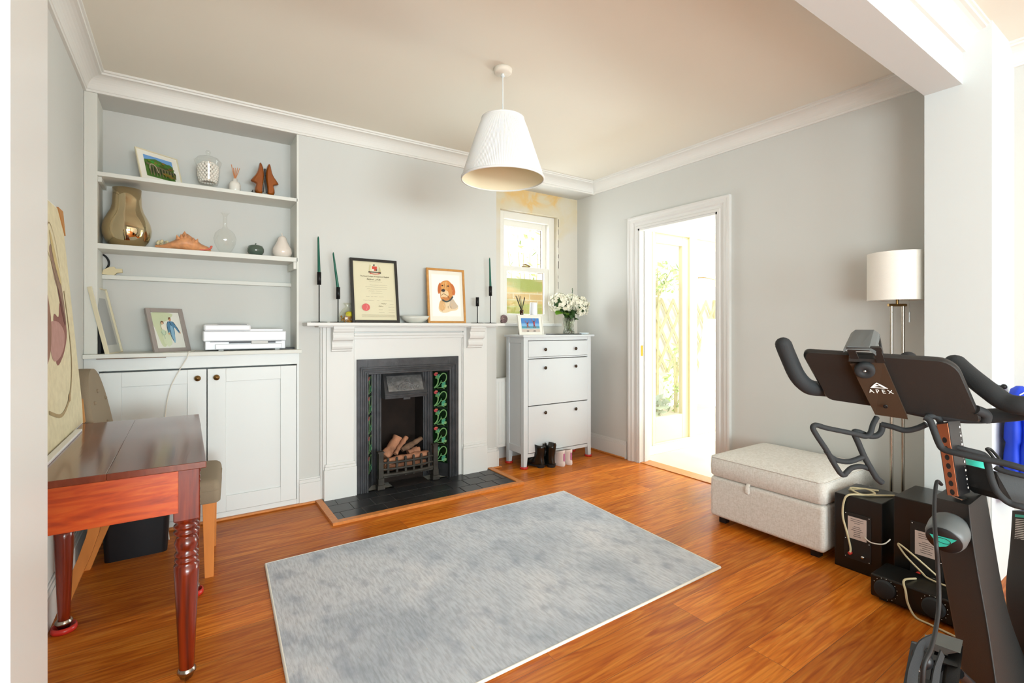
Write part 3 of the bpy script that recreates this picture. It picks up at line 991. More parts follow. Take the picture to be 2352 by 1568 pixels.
for sx in (0, 1):
    b = MB()
    xa, xb = (1.183, cx0) if sx == 0 else (1.885, cx1)
    b.prism([(xa, FY + 0.03, 0), (xb, BY, 0), (xb + (-.01 if sx == 0 else .01), BY + 0.015, 0), (xa + (-.012 if sx == 0 else .012), FY + 0.035, 0)], (0, 0, 0.93))
    b.build('cheek', 'cast_iron', gi)
# tiles on the cheeks
def floral_tile(T, w_, h_):
    a = Art(T, w_, h_)
    a.rect((10, 34, 14), 0, 0, 1, 1)
    LG, MG = (150, 196, 130), (110, 170, 110)
    a.line(LG, [(0.30, 0.06), (0.62, 0.10), (0.80, 0.05)], 0.005)
    a.line(LG, [(0.08, 0.05), (0.26, 0.22), (0.36, 0.45), (0.30, 0.66), (0.2, 0.78)], 0.011)
    a.line(MG, [(0.10, 0.06), (0.34, 0.16), (0.55, 0.42), (0.58, 0.52)], 0.008)
    a.line(LG, [(0.30, 0.2), (0.34, 0.42), (0.46, 0.7), (0.66, 0.9), (0.86, 0.9), (0.94, 0.74), (0.88, 0.52), (0.72, 0.4), (0.58, 0.4)], 0.008)
    a.ell(MG, 0.30, 0.70, 0.16, 0.08, 14, 0.6); a.ell((96, 170, 140), 0.40, 0.76, 0.12, 0.06, 12, 1.3)
    a.ell((222, 90, 96), 0.20, 0.86, 0.15, 0.09, 12, 0.3, 0.5); a.ell((232, 130, 110), 0.24, 0.92, 0.10, 0.05, 10, 0, 0.5); a.ell((60, 60, 90), 0.3, 0.83, 0.05, 0.03)
    a.ell((90, 176, 140), 0.74, 0.30, 0.17, 0.10, 12, 0.9, 0.4); a.ell(LG, 0.84, 0.20, 0.12, 0.08, 12, 0.4, 0.4); a.ell((120, 200, 160), 0.70, 0.18, 0.10, 0.07, 10, 0, 0.4)
    return a
for sx in (0, 1):
    xa, xb = (1.188, 1.258) if sx == 0 else (1.880, 1.806)
    for k in range(5):
        z0 = 0.125 + k * 0.158
        if sx == 1:
            o = Vector((xb, BY - 0.008, z0)); e = Vector((xa - xb, (FY + 0.028) - BY, 0))
        else:
            o = Vector((xa, FY + 0.028, z0)); e = Vector((xb - xa, BY - FY - 0.03, 0))
        L_ = e.length
        e.normalize()
        nb = Vector((0, 0, 1)).cross(e)          # into the cheek
        T = Matrix(((e.x, nb.x, 0, o.x), (e.y, nb.y, 0, o.y), (e.z, nb.z, 1, o.z), (0, 0, 0, 1)))
        floral_tile(T @ Matrix.Translation((0, -0.004, 0)), L_, 0.152).build('tile', 'tile_glaze', gi)
# hood
b = MB()
hx0, hx1 = 1.335, 1.70
b.loft([[(hx0 + .01, BY, 0.915), (hx1 - .01, BY, 0.915), (hx1 - .01, BY - 0.035, 0.915), (hx0 + .01, BY - 0.035, 0.915)],
        [(hx0, BY, 0.755), (hx1, BY, 0.755), (hx1, BY - 0.115, 0.755), (hx0, BY - 0.115, 0.755)],
        [(hx0, BY, 0.715), (hx1, BY, 0.715), (hx1 - .004, BY - 0.11, 0.715), (hx0 + .004, BY - 0.11, 0.715)]], smooth=False)
b.box(hx0 - 0.002, hx1 + 0.002, BY - 0.122, BY - 0.10, 0.735, 0.745)
b.box(1.49, 1.55, BY - 0.118, BY - 0.108, 0.70, 0.72)
hd = b.build('hood', 'cast_iron', gi, bevel=0.003)
e = Vector((0, -0.08, -0.16)).normalized()
T = Matrix(((1, 0, 0, hx0 + 0.03), (0, 1, 0, BY - 0.112), (0, 0, 1, 0.772), (0, 0, 0, 1))) @ Matrix.Rotation(-math.atan2(0.08, 0.16), 4, 'X')
b = MB(T)
pw, ph = hx1 - hx0 - 0.06, 0.135
b.box(0, pw, -0.003, 0.004, 0, ph)
rr = random.Random(9)
for k in range(9):
    cx_, cz_ = rr.uniform(0.02, pw - 0.02), rr.uniform(0.02, ph - 0.02)
    pts = [(cx_ + 0.022 * math.cos(q * 0.9) * (1 - q / 9), -0.006, cz_ + 0.022 * math.sin(q * 0.9) * (1 - q / 9)) for q in range(8)]
    pts = [(min(max(x, 0.004), pw - 0.004), y, min(max(z, 0.004), ph - 0.004)) for x, y, z in pts]
    b.tube(catmull(pts, 3), 0.0028, 6)
b.tube([(pw / 2 + 0.07 * math.cos(q), -0.006, 0.01 + 0.06 * math.sin(q)) for q in [PI * i / 10 for i in range(11)]], 0.004, 6)
b.tube([(pw / 2 + 0.045 * math.cos(q), -0.006, 0.01 + 0.04 * math.sin(q)) for q in [PI * i / 10 for i in range(11)]], 0.003, 6)
for q in range(7):
    b.tube([(pw / 2, -0.006, 0.01), (pw / 2 + 0.035 * math.cos(PI * q / 6), -0.006, 0.01 + 0.03 * math.sin(PI * q / 6))], 0.002, 5)
b.build('relief_panel', 'cast_iron_relief', hd)
# firebox
b = MB()
b.box(1.345, 1.715, YA + 0.04, YA + 0.06, 0, 0.80); b.box(1.325, 1.345, BY + 0.02, YA + 0.06, 0, 0.80); b.box(1.715, 1.735, BY + 0.02, YA + 0.06, 0, 0.80)
b.box(1.325, 1.735, BY + 0.02, YA + 0.06, 0.78, 0.80); b.box(1.325, 1.735, BY + 0.01, YA + 0.06, 0.0, 0.05)
b.build('firebox', 'soot', gi)
gr = thing('fire_grate', (1.54, 3.84, 0), 'low black iron grate with upright bars in front of the logs', 'grate')
GY = 3.775
for x in (1.285, 1.755):
    b = MB()
    b.box(x - 0.03, x + 0.03, GY - 0.02, GY + 0.04, 0.015, 0.05); b.box(x - 0.024, x + 0.024, GY - 0.014, GY + 0.034, 0.05, 0.10); b.box(x - 0.02, x + 0.02, GY - 0.01, GY + 0.03, 0.10, 0.30)
    b.box(x - 0.026, x + 0.026, GY - 0.014, GY + 0.034, 0.30, 0.312)
    b.build('post', 'grate_iron', gr, bevel=0.002)
b = MB()
for z in (0.12, 0.165, 0.215):
    b.tube([(1.30, GY + 0.01, z), (1.40, GY - 0.012, z), (1.52, GY - 0.02, z), (1.64, GY - 0.012, z), (1.74, GY + 0.01, z)], 0.009 if z != 0.12 else 0.014, 8)
b.box(1.31, 1.73, GY - 0.005, GY + 0.14, 0.10, 0.115)
b.build('rail', 'grate_iron', gr)
for k in range(6):
    x = 1.345 + k * 0.07
    yy = GY - 0.014 + 0.02 * abs(k - 2.5) / 2.5
    b = MB(); b.box(x - 0.009, x + 0.009, yy - 0.012, yy + 0.006, 0.10, 0.235); b.ball((x, yy - 0.003, 0.24), 0.012, 10, 6, sz=1.3)
    b.build('bar', 'grate_iron', gr, bevel=0.002)
def log(name, label, p, q, r, m, seed):
    rr = random.Random(seed)
    pts = catmull([p, [(p[i] + q[i]) / 2 + rr.uniform(-0.012, 0.012) for i in range(3)], q], 5)
    b = MB(); b.tube(pts, [r * rr.uniform(0.75, 1.15) for _ in pts], 10, flat=0.8)
    o = b.build(name, m)
    tag(o, label, 'log', 'imitation logs on the grate')
log('fire_log', 'longest pinkish log lying along the front of the grate', (1.33, 3.84, 0.20), (1.72, 3.83, 0.225), 0.036, 'log', 1)
log('fire_log', 'broad flat log leaning at the back left of the fire', (1.36, 3.92, 0.23), (1.50, 3.97, 0.37), 0.05, 'log', 2)
log('fire_log', 'forked log crossing the middle of the fire, tip raised', (1.44, 3.87, 0.25), (1.56, 3.93, 0.365), 0.022, 'log', 3)
log('fire_log', 'dark topped log lying highest at the right of the fire', (1.49, 3.86, 0.28), (1.68, 3.90, 0.345), 0.028, 'log_dark', 4)
log('fire_log', 'short log end wedged behind the right end of the front log', (1.56, 3.89, 0.235), (1.66, 3.88, 0.255), 0.034, 'log', 5)
log('fire_log', 'lower log glimpsed between the grate bars', (1.34, 3.86, 0.15), (1.70, 3.86, 0.15), 0.032, 'log', 6)

h = thing('hearth', (1.57, 3.55, 0), 'slightly raised hearth of dark square tiles edged with oak strip', 'hearth')
HX0, HX1, HY0 = 0.845, 2.285, 3.335
b = MB(); b.box(HX0, HX1, HY0, YB, 0, 0.006); b.box(1.19, 1.88, YB - 0.05, YA, 0, 0.006); b.build('mortar', 'grout', h)
rr = random.Random(3)
for r_ in range(3):
    n = 10
    y0 = HY0 + r_ * 0.152
    off = (0.05, 0.0, 0.08)[r_]
    for k in range(-1, n):
        x0 = HX0 + k * 0.155 + off
        a_, c_ = max(x0, HX0), min(x0 + 0.150, HX1)
        if c_ - a_ < 0.02:
            continue
        b = MB(); b.box(a_, c_, y0, y0 + 0.147, 0.005, 0.0105 + rr.uniform(0, 0.0008)); b.build('tile', 'hearth_tile', h, bevel=0.0015)
b = MB(); b.box(1.40, 1.70, FY - 0.02, YB + 0.1, 0.006, 0.012); b.build('ash_plate', 'soot', h)
b = MB()
for pts in (((0.80, 3.288), (2.33, 3.288), (2.285, 3.335), (0.845, 3.335)), ((0.80, 3.288), (0.845, 3.335), (0.845, 3.80), (0.80, 3.80)), ((2.33, 3.288), (2.33, 3.80), (2.285, 3.80), (2.285, 3.335))):
    b.prism([(x, y, 0) for x, y in pts], (0, 0, 0.018))
b.build('oak_edging', 'edging_oak', h, bevel=0.003)

# ================================================================== RUG
b = MB()
rc = [(0.290, 1.53), (2.391, 1.552), (2.471, 2.952), (0.365, 2.952)]
b.prism([(x, y, 0.0) for x, y in rc], (0, 0, 0.011))
rg = thing('rug', (1.38, 2.25, 0), 'pale grey blue distressed rug lying in the middle of the oak floor', 'rug')
b.build('pile', 'rug', rg, bevel=0.003)
b = MB()
for i in range(4):
    (xa, ya), (xb, yb) = rc[i], rc[(i + 1) % 4]
    b.tube([(xa, ya, 0.006), (xb, yb, 0.006)], 0.0065, 8)
b.build('binding', 'mount', rg)

# ================================================================== PENDANT
px, py = 1.546, 2.40
pl = thing('pendant_light', (px, py, CEIL), 'white pleated cone pendant shade hanging from the ceiling', 'ceiling light')
b = MB(); b.lathe([(0.0, -0.03), (0.046, -0.03), (0.052, -0.024), (0.055, -0.003), (0.05, 0)], (px, py, CEIL), 32); b.build('ceiling_rose', 'ceiling', pl)
b = MB(); b.tube([(px, py, CEIL - 0.03), (px, py, 2.44)], 0.0032, 8); b.lathe([(0.004, 0.02), (0.012, 0), (0.005, 0)], (px, py, CEIL - 0.045), 12); b.build('cord', 'white_gloss', pl)
def pleated(r0, z0, r1, z1, amp, n, c, inner=False):
    rings = []
    for k in range(7):
        t = k / 6
        r_, z_ = r0 + (r1 - r0) * t, z0 + (z1 - z0) * t
        rings.append([Vector((c[0] + (r_ + (amp if j % 2 else 0) * (0 if k in (0, 6) else 1)) * math.cos(2 * PI * j / n), c[1] + (r_ + (amp if j % 2 else 0) * (0 if k in (0, 6) else 1)) * math.sin(2 * PI * j / n), z_)) for j in range(n)])
    return rings
b = MB(); b.loft(pleated(0.243, 2.16, 0.125, 2.512, 0.0022, 300, (px, py)), cap=False, smooth=False)
sh = b.build('lamp_shade', 'shade_white', pl)
b = MB(); b.lathe([(0.2395, 2.162), (0.1215, 2.51)], (px, py, 0), 64, cap=False); b.build('shade_lining', 'shade_lining', sh)
b = MB(); b.lathe([(0.238, 2.158), (0.244, 2.158), (0.2445, 2.170), (0.2385, 2.170), (0.238, 2.158)], (px, py, 0), 64, cap=False)
b.lathe([(0.121, 2.508), (0.127, 2.508), (0.126, 2.517), (0.121, 2.517), (0.121, 2.508)], (px, py, 0), 64, cap=False); b.build('rim', 'shade_white', sh)
b = MB(); b.lathe([(0.012, 2.46), (0.022, 2.455), (0.022, 2.40), (0.018, 2.395), (0.0, 2.395)], (px, py, 0), 20)
for k in range(3):
    q = 2 * PI * k / 3
    b.tube([(px + 0.02 * math.cos(q), py + 0.02 * math.sin(q), 2.44), (px + 0.121 * math.cos(q), py + 0.121 * math.sin(q), 2.51)], 0.0015, 6)
b.build('lamp_holder', 'white_gloss', pl)
b = MB(); b.lathe([(0.012, 2.395), (0.014, 2.37), (0.028, 2.335), (0.03, 2.315), (0.022, 2.29), (0.0, 2.282)], (px, py, 0), 20); b.build('bulb', 'bulb', pl)

# ================================================================== SHOE CABINET
CX0, CX1, CY0, CY1, CH = 2.561, 3.388, 3.624, 3.915, 1.222
sc = thing('shoe_cabinet', ((CX0 + CX1) / 2, (CY0 + CY1) / 2, 0), 'tall white shoe cabinet with two flap doors and a top drawer', 'cabinet')
b = MB(); b.box(CX0 - 0.018, CX1 + 0.03, CY0 - 0.02, CY1 + 0.01, CH - 0.018, CH); b.build('top', 'cabinet_white', sc, bevel=0.003)
def leg(x0, x1, y0, y1):
    b = MB()
    ix = 0.012 if x0 < 3 else -0.012
    iy = 0.012 if y0 < 3.75 else -0.012
    xa, xb = (x0, x1 - 0.014) if x0 < 3 else (x0 + 0.014, x1)
    b.loft([[(xa, y0, 0.012), (xb, y0, 0.012), (xb, y1, 0.012), (xa, y1, 0.012)], [(x0, y0, 0.13), (x1, y0, 0.13), (x1, y1, 0.13), (x0, y1, 0.13)],
            [(x0, y0, CH - 0.018), (x1, y0, CH - 0.018), (x1, y1, CH - 0.018), (x0, y1, CH - 0.018)]], smooth=False)
    b.build('leg', 'cabinet_white', sc, bevel=0.002)
    return (xa + xb) / 2, (y0 + y1) / 2
cups = []
for x in (CX0, CX1 - 0.048):
    for y in (CY0, CY1 - 0.045):
        cups.append(leg(x, x + 0.048, y, y + 0.045))
b = MB()
for x in (CX0 + 0.010, CX1 - 0.025):
    b = MB(); b.box(x, x + 0.015, CY0 + 0.045, CY1 - 0.045, 0.14, CH - 0.02)
    b.build('side_panel', 'cabinet_white', sc)
b = MB()
for x in (CX0 + 0.003, CX1 - 0.025):
    b.box(x, x + 0.022, CY0 + 0.045, CY1 - 0.045, 0.13, 0.195); b.box(x, x + 0.022, CY0 + 0.045, CY1 - 0.045, CH - 0.075, CH - 0.018)
b.box(CX0 + 0.048, CX1 - 0.048, CY0 + 0.002, CY0 + 0.02, 0.10, 0.132); b.box(CX0 + 0.048, CX1 - 0.048, CY0 + 0.002, CY0 + 0.02, 1.172, CH - 0.018)
b.box(CX0 + 0.048, CX1 - 0.048, CY0 + 0.002, CY0 + 0.02, 1.005, 1.018)
b.box(CX0 + 0.03, CX1 - 0.03, CY1 - 0.02, CY1 - 0.012, 0.13, CH - 0.02)
b.build('frame', 'cabinet_white', sc, bevel=0.0015)
b = MB(); b.box(CX0 + 0.05, CX1 - 0.05, CY0 + 0.021, CY0 + 0.03, 0.14, CH - 0.03); b.build('painted_gap_shade', 'dark_gap', sc)  # dark sheet behind the fronts, its colour standing in for shade in the gaps
fx0, fx1 = CX0 + 0.0505, CX1 - 0.0505
for nm, z0, z1, kz in (('drawer', 1.021, 1.166, 1.087), ('flap_door', 0.573, 0.998, 0.915), ('flap_door', 0.139, 0.565, 0.497)):
    b = MB(); b.box(fx0, fx1, CY0 - 0.004, CY0 + 0.02, z0, z1); d = b.build(nm, 'cabinet_white', sc, bevel=0.002)
    for kx in (2.80, 3.175):
        b = MB(); b.lathe([(0.006, 0), (0.006, 0.008), (0.014, 0.012), (0.016, 0.017), (0.012, 0.022), (0.0, 0.023)], (kx, CY0 - 0.004, kz), 18, axis=(0, -1, 0))
        b.build('knob', 'bronze_knob', d)
names = ['front left', 'back left', 'front right', 'back right']
for (x, y), nm in zip(cups, names):
    b = MB(); b.lathe([(0.0, 0), (0.036, 0), (0.038, 0.006), (0.036, 0.020), (0.033, 0.020), (0.033, 0.010), (0.0, 0.010)], (x, y, 0), 24)
    o = b.build('furniture_cup', 'red_cup')
    tag(o, 'red plastic castor cup under the %s leg of the white shoe cabinet' % nm, 'castor cup', 'red cups under the cabinet')

# radiator behind the cabinet
rd = thing('radiator', (2.85, YA - 0.06, 0.12), 'white panel radiator on the wall behind the shoe cabinet', 'radiator')
b = MB()
b.box(2.475, 3.3, 3.955, 3.972, 0.14, 0.80)
x = 2.50
while x < 3.28:
    b.box(x, x + 0.022, 3.949, 3.956, 0.17, 0.77); x += 0.034
b.box(2.475, 3.3, 4.03, 4.045, 0.14, 0.80)
b.build('panel', 'radiator_white', rd, bevel=0.004)
b = MB(); b.box(2.475, 3.3, 3.97, 4.03, 0.795, 0.803); b.box(2.475, 2.482, 3.965, 4.04, 0.14, 0.80); b.build('casing', 'radiator_white', rd, bevel=0.002)
b = MB(); b.lathe([(0.012, 0), (0.012, 0.02), (0.007, 0.03)], (2.475, 4.0, 0.765), 12, axis=(-1, 0, 0)); b.tube([(2.455, 4.0, 0.16), (2.455, 4.0, 0.003)], 0.0075, 8); b.tube([(2.48, 4.0, 0.165), (2.452, 4.0, 0.165)], 0.009, 8); b.build('valve', 'silver', rd)

# boots and trainers below the cabinet
def ell_ring(c, rx, ry, n=20, tilt=0):
    return [Vector((c[0] + rx * math.cos(2 * PI * j / n), c[1] + ry * math.sin(2 * PI * j / n), c[2] + tilt * math.sin(2 * PI * j / n))) for j in range(n)]
def boot(x, y, rot, label):
    T = Matrix.Translation((x, y, 0)) @ Matrix.Rotation(rot, 4, 'Z')
    t = thing('ankle_boot', (x, y, 0), label, 'boot', 'black boots under the cabinet')
    b = MB(T)
    b.loft([ell_ring((0, 0.075, 0.022), 0.042, 0.118), ell_ring((0, 0.075, 0.045), 0.046, 0.122), ell_ring((0, 0.06, 0.07), 0.045, 0.10, tilt=-0.004), ell_ring((0, 0.03, 0.10), 0.043, 0.068, tilt=-0.01),
            ell_ring((0, 0.012, 0.14), 0.042, 0.056), ell_ring((0, 0.01, 0.18), 0.046, 0.060), ell_ring((0, 0.01, 0.21), 0.049, 0.066, tilt=0.006), ell_ring((0, 0.01, 0.21), 0.044, 0.060, tilt=0.006),
            ell_ring((0, 0.01, 0.12), 0.038, 0.05)], cap=True)
    b.build('upper', 'boot_leather', t)
    b = MB(T); b.loft([ell_ring((0, 0.078, 0.012), 0.044, 0.122), ell_ring((0, 0.078, 0.024), 0.045, 0.123)]); b.loft([ell_ring((0, -0.002, 0), 0.038, 0.036), ell_ring((0, -0.002, 0.03), 0.042, 0.042)])
    b.build('sole', 'rubber_black', t)
    b = MB(T); b.box(-0.012, 0.012, -0.058, -0.051, 0.17, 0.23); b.build('pull_tab', 'boot_leather', t, bevel=0.002)
boot(2.735, 3.60, R(20), 'black leather ankle boot on the left, nearest the front cabinet leg')
boot(2.825, 3.555, R(-4), 'black leather ankle boot on the right, touching the pale trainers')
def trainer(x, y, rot, label):
    T = Matrix.Translation((x, y, 0)) @ Matrix.Rotation(rot, 4, 'Z')
    t = thing('trainer', (x, y, 0), label, 'shoe', 'pale trainers under the cabinet')
    b = MB(T); b.loft([ell_ring((0, 0.08, 0.0), 0.038, 0.125), ell_ring((0, 0.08, 0.012), 0.043, 0.132), ell_ring((0, 0.08, 0.030), 0.043, 0.13), ell_ring((0, 0.078, 0.040), 0.040, 0.125)])
    b.build('sole', 'trainer_fabric', t)
    b = MB(T); b.loft([ell_ring((0, 0.078, 0.036), 0.039, 0.122), ell_ring((0, 0.07, 0.06), 0.040, 0.11, tilt=-0.004), ell_ring((0, 0.045, 0.09), 0.037, 0.085, tilt=-0.008), ell_ring((0, 0.02, 0.115), 0.036, 0.062, tilt=-0.012), ell_ring((0, 0.02, 0.135), 0.037, 0.062, tilt=-0.012),
                       ell_ring((0, 0.02, 0.135), 0.031, 0.054, tilt=-0.012)], cap=False)
    b.build('upper', 'trainer_fabric', t)
    b = MB(T); b.loft([ell_ring((0, 0.02, 0.128), 0.032, 0.056, tilt=-0.012), ell_ring((0, 0.02, 0.08), 0.028, 0.05)], cap=True); b.build('lining', 'trainer_inner', t)
    b = MB(T); b.loft([[Vector((x_, -0.052 + 0.0003, z)), Vector((x_ + 0.008, -0.052, z))] for x_, z in ((-0.004, 0.05), (-0.004, 0.12))], cap=False, closed=False)
    b.box(-0.005, 0.005, -0.047, -0.036, 0.05, 0.118); b.build('heel_stripe', 'trainer_pink', t)
trainer(2.925, 3.535, R(3), 'pale pink and white trainer on the left, beside the black boots')
trainer(3.015, 3.53, R(-8), 'pale pink and white trainer on the right of the pair')

# ================================================================== PICTURE FRAMES
def picture_frame(name, label, base, rot, tilt, W, H, bw, dep, fm, mount, bg, paint, group=None, inset=0.0, mountm='mount', strut=None, outer=None):
    T = Matrix.Translation(base) @ Matrix.Rotation(rot, 4, 'Z') @ Matrix.Rotation(-tilt, 4, 'X')
    t = thing(name, base, label, 'picture frame', group)
    b = MB(T)
    b.box(0, bw, 0, dep, 0, H); b.box(W - bw, W, 0, dep, 0, H); b.box(bw, W - bw, 0, dep, 0, bw); b.box(bw, W - bw, 0, dep, H - bw, H)
    b.build('frame', fm, t, bevel=min(0.002, bw * 0.2))
    b = MB(T); b.box(bw * 0.6, W - bw * 0.6, dep * 0.55, dep * 0.9, bw * 0.6, H - bw * 0.6); b.build('mount', mountm, t)
    w2, h2 = W - 2 * bw - 2 * mount[0], H - 2 * bw - 2 * mount[1]
    a = Art(T @ Matrix.Translation((bw + mount[0], dep * 0.5, bw + mount[1])), w2, h2)
    a.rect(bg, 0, 0, 1, 1)
    paint(a)
    a.build('picture', 'artwork', t)
    if strut:
        b = MB(T)
        sm, sw_, shh, sd = strut
        # triangular easel strut behind
        x = W * 0.45
        b.prism([(x, dep, shh), (x, dep, 0.01), (x, dep + sd, -sd * math.tan(tilt) * 0 + 0.0)], (sw_, 0, 0))
        b.build('easel_strut', sm, t)
    return t
def no_art(a):
    pass
def art_viaduct(a):
    a.rect((110, 160, 214), 0, 0.72, 1, 1)
    a.poly((74, 112, 40), [(0, 0.78), (0.2, 0.84), (0.4, 0.9), (0.6, 0.84), (0.8, 0.8), (1, 0.74), (1, 0), (0, 0)])
    for k in range(26):
        rr = random.Random(k)
        a.ell((rr.randint(40, 130), rr.randint(80, 150), rr.randint(20, 50)), rr.random() * 0.9 + .05, 0.5 + rr.random() * 0.3, 0.07, 0.05, 8, 0, 0.5)
    a.poly((110, 98, 70), [(0.02, 0.62), (1, 0.40), (1, 0.34), (0.02, 0.54)])
    for k in range(9):
        x = 0.12 + k * 0.1
        a.poly((122, 108, 78), [(x, 0.55 - x * 0.18), (x + 0.035, 0.545 - x * 0.18), (x + 0.03, 0.06), (x, 0.06)])
        a.ell((46, 56, 24), x + 0.065, 0.3, 0.028, 0.16 - x * 0.04, 12)
    a.line((170, 158, 130), [(0.1, 0.32), (0.14, 0.52), (0.24, 0.56), (0.34, 0.44), (0.38, 0.2)], 0.006)
    for k in range(16):
        rr = random.Random(k + 50)
        a.ell((rr.randint(60, 140), rr.randint(90, 140), 30), rr.random() * 0.4 + .57, 0.03 + rr.random() * 0.22, 0.07, 0.05, 8, 0, 0.5)
picture_frame('picture_frame', 'cream framed landscape photograph of a stone viaduct leaning on the top shelf', (-0.226, 3.845, 2.235), R(33), R(18), 0.262, 0.222, 0.006, 0.012, 'frame_cream', (0.036, 0.03), (90, 120, 60), art_viaduct)
def art_wedding(a):
    a.blob((206, 214, 176), [(0.0, 0.97), (0.75, 0.97), (0.6, 0.8), (0.35, 0.7), (0.3, 0.45), (0.35, 0.1), (0.2, 0.08), (0.08, 0.5)])
    a.ell((214, 222, 190), 0.42, 0.3, 0.16, 0.24, 20, 0, 0.2)
    a.blob((84, 134, 168), [(0.56, 0.74), (0.72, 0.74), (0.8, 0.62), (0.9, 0.46), (0.86, 0.43), (0.74, 0.58), (0.72, 0.42), (0.66, 0.2), (0.6, 0.24), (0.56, 0.46), (0.5, 0.42), (0.48, 0.6)])
    a.blob((140, 182, 206), [(0.6, 0.6), (0.68, 0.6), (0.70, 0.3), (0.66, 0.14), (0.6, 0.26)])
    for pts in ([(0.56, 0.75), (0.5, 0.66), (0.49, 0.5), (0.51, 0.44)], [(0.72, 0.74), (0.8, 0.64), (0.9, 0.45)], [(0.6, 0.74), (0.64, 0.66), (0.66, 0.62)], [(0.56, 0.5), (0.56, 0.36), (0.62, 0.2)]):
        a.line((24, 50, 74), pts, 0.003)
    a.ell((206, 150, 110), 0.63, 0.80, 0.045, 0.045); a.blob((110, 64, 40), [(0.585, 0.82), (0.6, 0.86), (0.65, 0.865), (0.67, 0.83), (0.64, 0.83), (0.61, 0.8)])
    a.ell((206, 150, 110), 0.50, 0.40, 0.025, 0.02); a.ell((206, 150, 110), 0.90, 0.42, 0.025, 0.02)
    a.ell((110, 70, 40), 0.335, 0.71, 0.055, 0.05); a.ell((226, 186, 150), 0.33, 0.69, 0.035, 0.035)
    a.blob((240, 232, 214), [(0.28, 0.64), (0.42, 0.64), (0.45, 0.5), (0.4, 0.48), (0.3, 0.5)])
    a.ell((196, 214, 186), 0.31, 0.43, 0.08, 0.08, 16, 0, 0.4)
    a.line((90, 120, 100), [(0.24, 0.46), (0.3, 0.37), (0.38, 0.40), (0.38, 0.48)], 0.0015); a.line((90, 120, 100), [(0.31, 0.36), (0.33, 0.26)], 0.0015, smooth=False)
    a.line((150, 120, 100), [(0.28, 0.72), (0.25, 0.62), (0.29, 0.52)], 0.0012)
picture_frame('picture_frame', 'grey frame with a watercolour of a bride and groom beside the printer', (-0.160, 3.865, 1.135), R(33), R(19), 0.235, 0.305, 0.027, 0.02, 'frame_grey', (0, 0), (232, 232, 222), art_wedding, strut=('strut_orange', 0.003, 0.15, 0.11))
def art_blank(a):
    a.rect((212, 212, 204), 0.0, 0.0, 1, 1)
    a.rect((172, 174, 172), 0.16, 0.12, 0.84, 0.86)
picture_frame('picture_frame', 'cream edged frame turned sideways at the left end of the cupboard top', (-0.378, 3.79, 1.135), R(80), R(12), 0.262, 0.415, 0.007, 0.022, 'frame_cream', (0, 0), (214, 214, 206), art_blank)
def art_dark(a):
    a.poly((70, 70, 90), [(0.1, 0), (0.9, 0), (0.7, 0.6), (0.2, 0.5)])
    a.line((200, 206, 220), [(0.15, 0.05), (0.3, 0.5), (0.2, 0.9)], 0.012)
picture_frame('picture_frame', 'dark framed photograph standing behind the sideways cream frame', (-0.425, 3.86, 1.135), R(87), R(0.5), 0.17, 0.215, 0.01, 0.015, 'frame_black', (0, 0), (54, 40, 34), art_dark)

def art_cert(a):
    a.rect((222, 214, 182), 0.03, 0.02, 0.97, 0.98)
    ink = (124, 116, 90)
    # coat of arms
    a.rect((206, 70, 50), 0.455, 0.875, 0.575, 0.925); a.rect((206, 70, 50), 0.50, 0.845, 0.54, 0.875)
    a.rect((235, 230, 215), 0.455, 0.845, 0.50, 0.875); a.rect((90, 80, 70), 0.54, 0.845, 0.575, 0.875)
    a.ell((60, 50, 40), 0.50, 0.945, 0.018, 0.018, 10, 0, 0.5)
    a.poly((206, 196, 150), [(0.40, 0.83), (0.43, 0.94), (0.40, 0.955), (0.385, 0.9), (0.37, 0.83)]); a.poly((196, 186, 140), [(0.60, 0.83), (0.62, 0.92), (0.60, 0.95), (0.65, 0.9), (0.67, 0.82)])
    a.rect((70, 56, 46), 0.37, 0.815, 0.65, 0.832); a.line((196, 86, 70), [(0.40, 0.81), (0.45, 0.795), (0.52, 0.79), (0.58, 0.795), (0.62, 0.80)], 0.006)
    a.ell((70, 56, 46), 0.38, 0.823, 0.02, 0.012); a.ell((70, 56, 46), 0.645, 0.815, 0.02, 0.016); a.ell((196, 86, 70), 0.41, 0.80, 0.02, 0.012); a.ell((196, 86, 70), 0.61, 0.80, 0.02, 0.012)
    rr = random.Random(5)
    def scribble(x0, x1, z, th=0.0009, amp=0.0035):
        x, pts = x0, []
        while x < x1:
            pts.append((x, z + rr.uniform(-amp, amp))); x += rr.uniform(0.006, 0.012)
        a.line(ink, pts, th)
    for x0, x1, z in ((0.37, 0.68, 0.655), (0.38, 0.60, 0.60), (0.60, 0.80, 0.60), (0.27, 0.80, 0.565), (0.30, 0.79, 0.53), (0.34, 0.50, 0.495), (0.52, 0.67, 0.495), (0.40, 0.68, 0.46),
                      (0.27, 0.36, 0.40), (0.39, 0.45, 0.40), (0.47, 0.55, 0.40), (0.58, 0.70, 0.40), (0.20, 0.46, 0.335), (0.53, 0.59, 0.335), (0.66, 0.91, 0.335),
                      (0.84, 0.94, 0.275), (0.80, 0.95, 0.225), (0.80, 0.95, 0.178), (0.80, 0.95, 0.13), (0.56, 0.66, 0.178), (0.56, 0.70, 0.13)):
        scribble(x0, x1, z)
    scribble(0.63, 0.76, 0.285, 0.0018, 0.012); scribble(0.56, 0.68, 0.235, 0.0018, 0.012)
    for z in (0.09, 0.078, 0.066, 0.054):
        scribble(0.15, 0.95, z, 0.0008, 0.0015)
    a.ell((214, 92, 92), 0.26, 0.215, 0.092, 0.062, 32); a.line((232, 150, 146), [(0.27, 0.17), (0.285, 0.22), (0.28, 0.26)], 0.003)
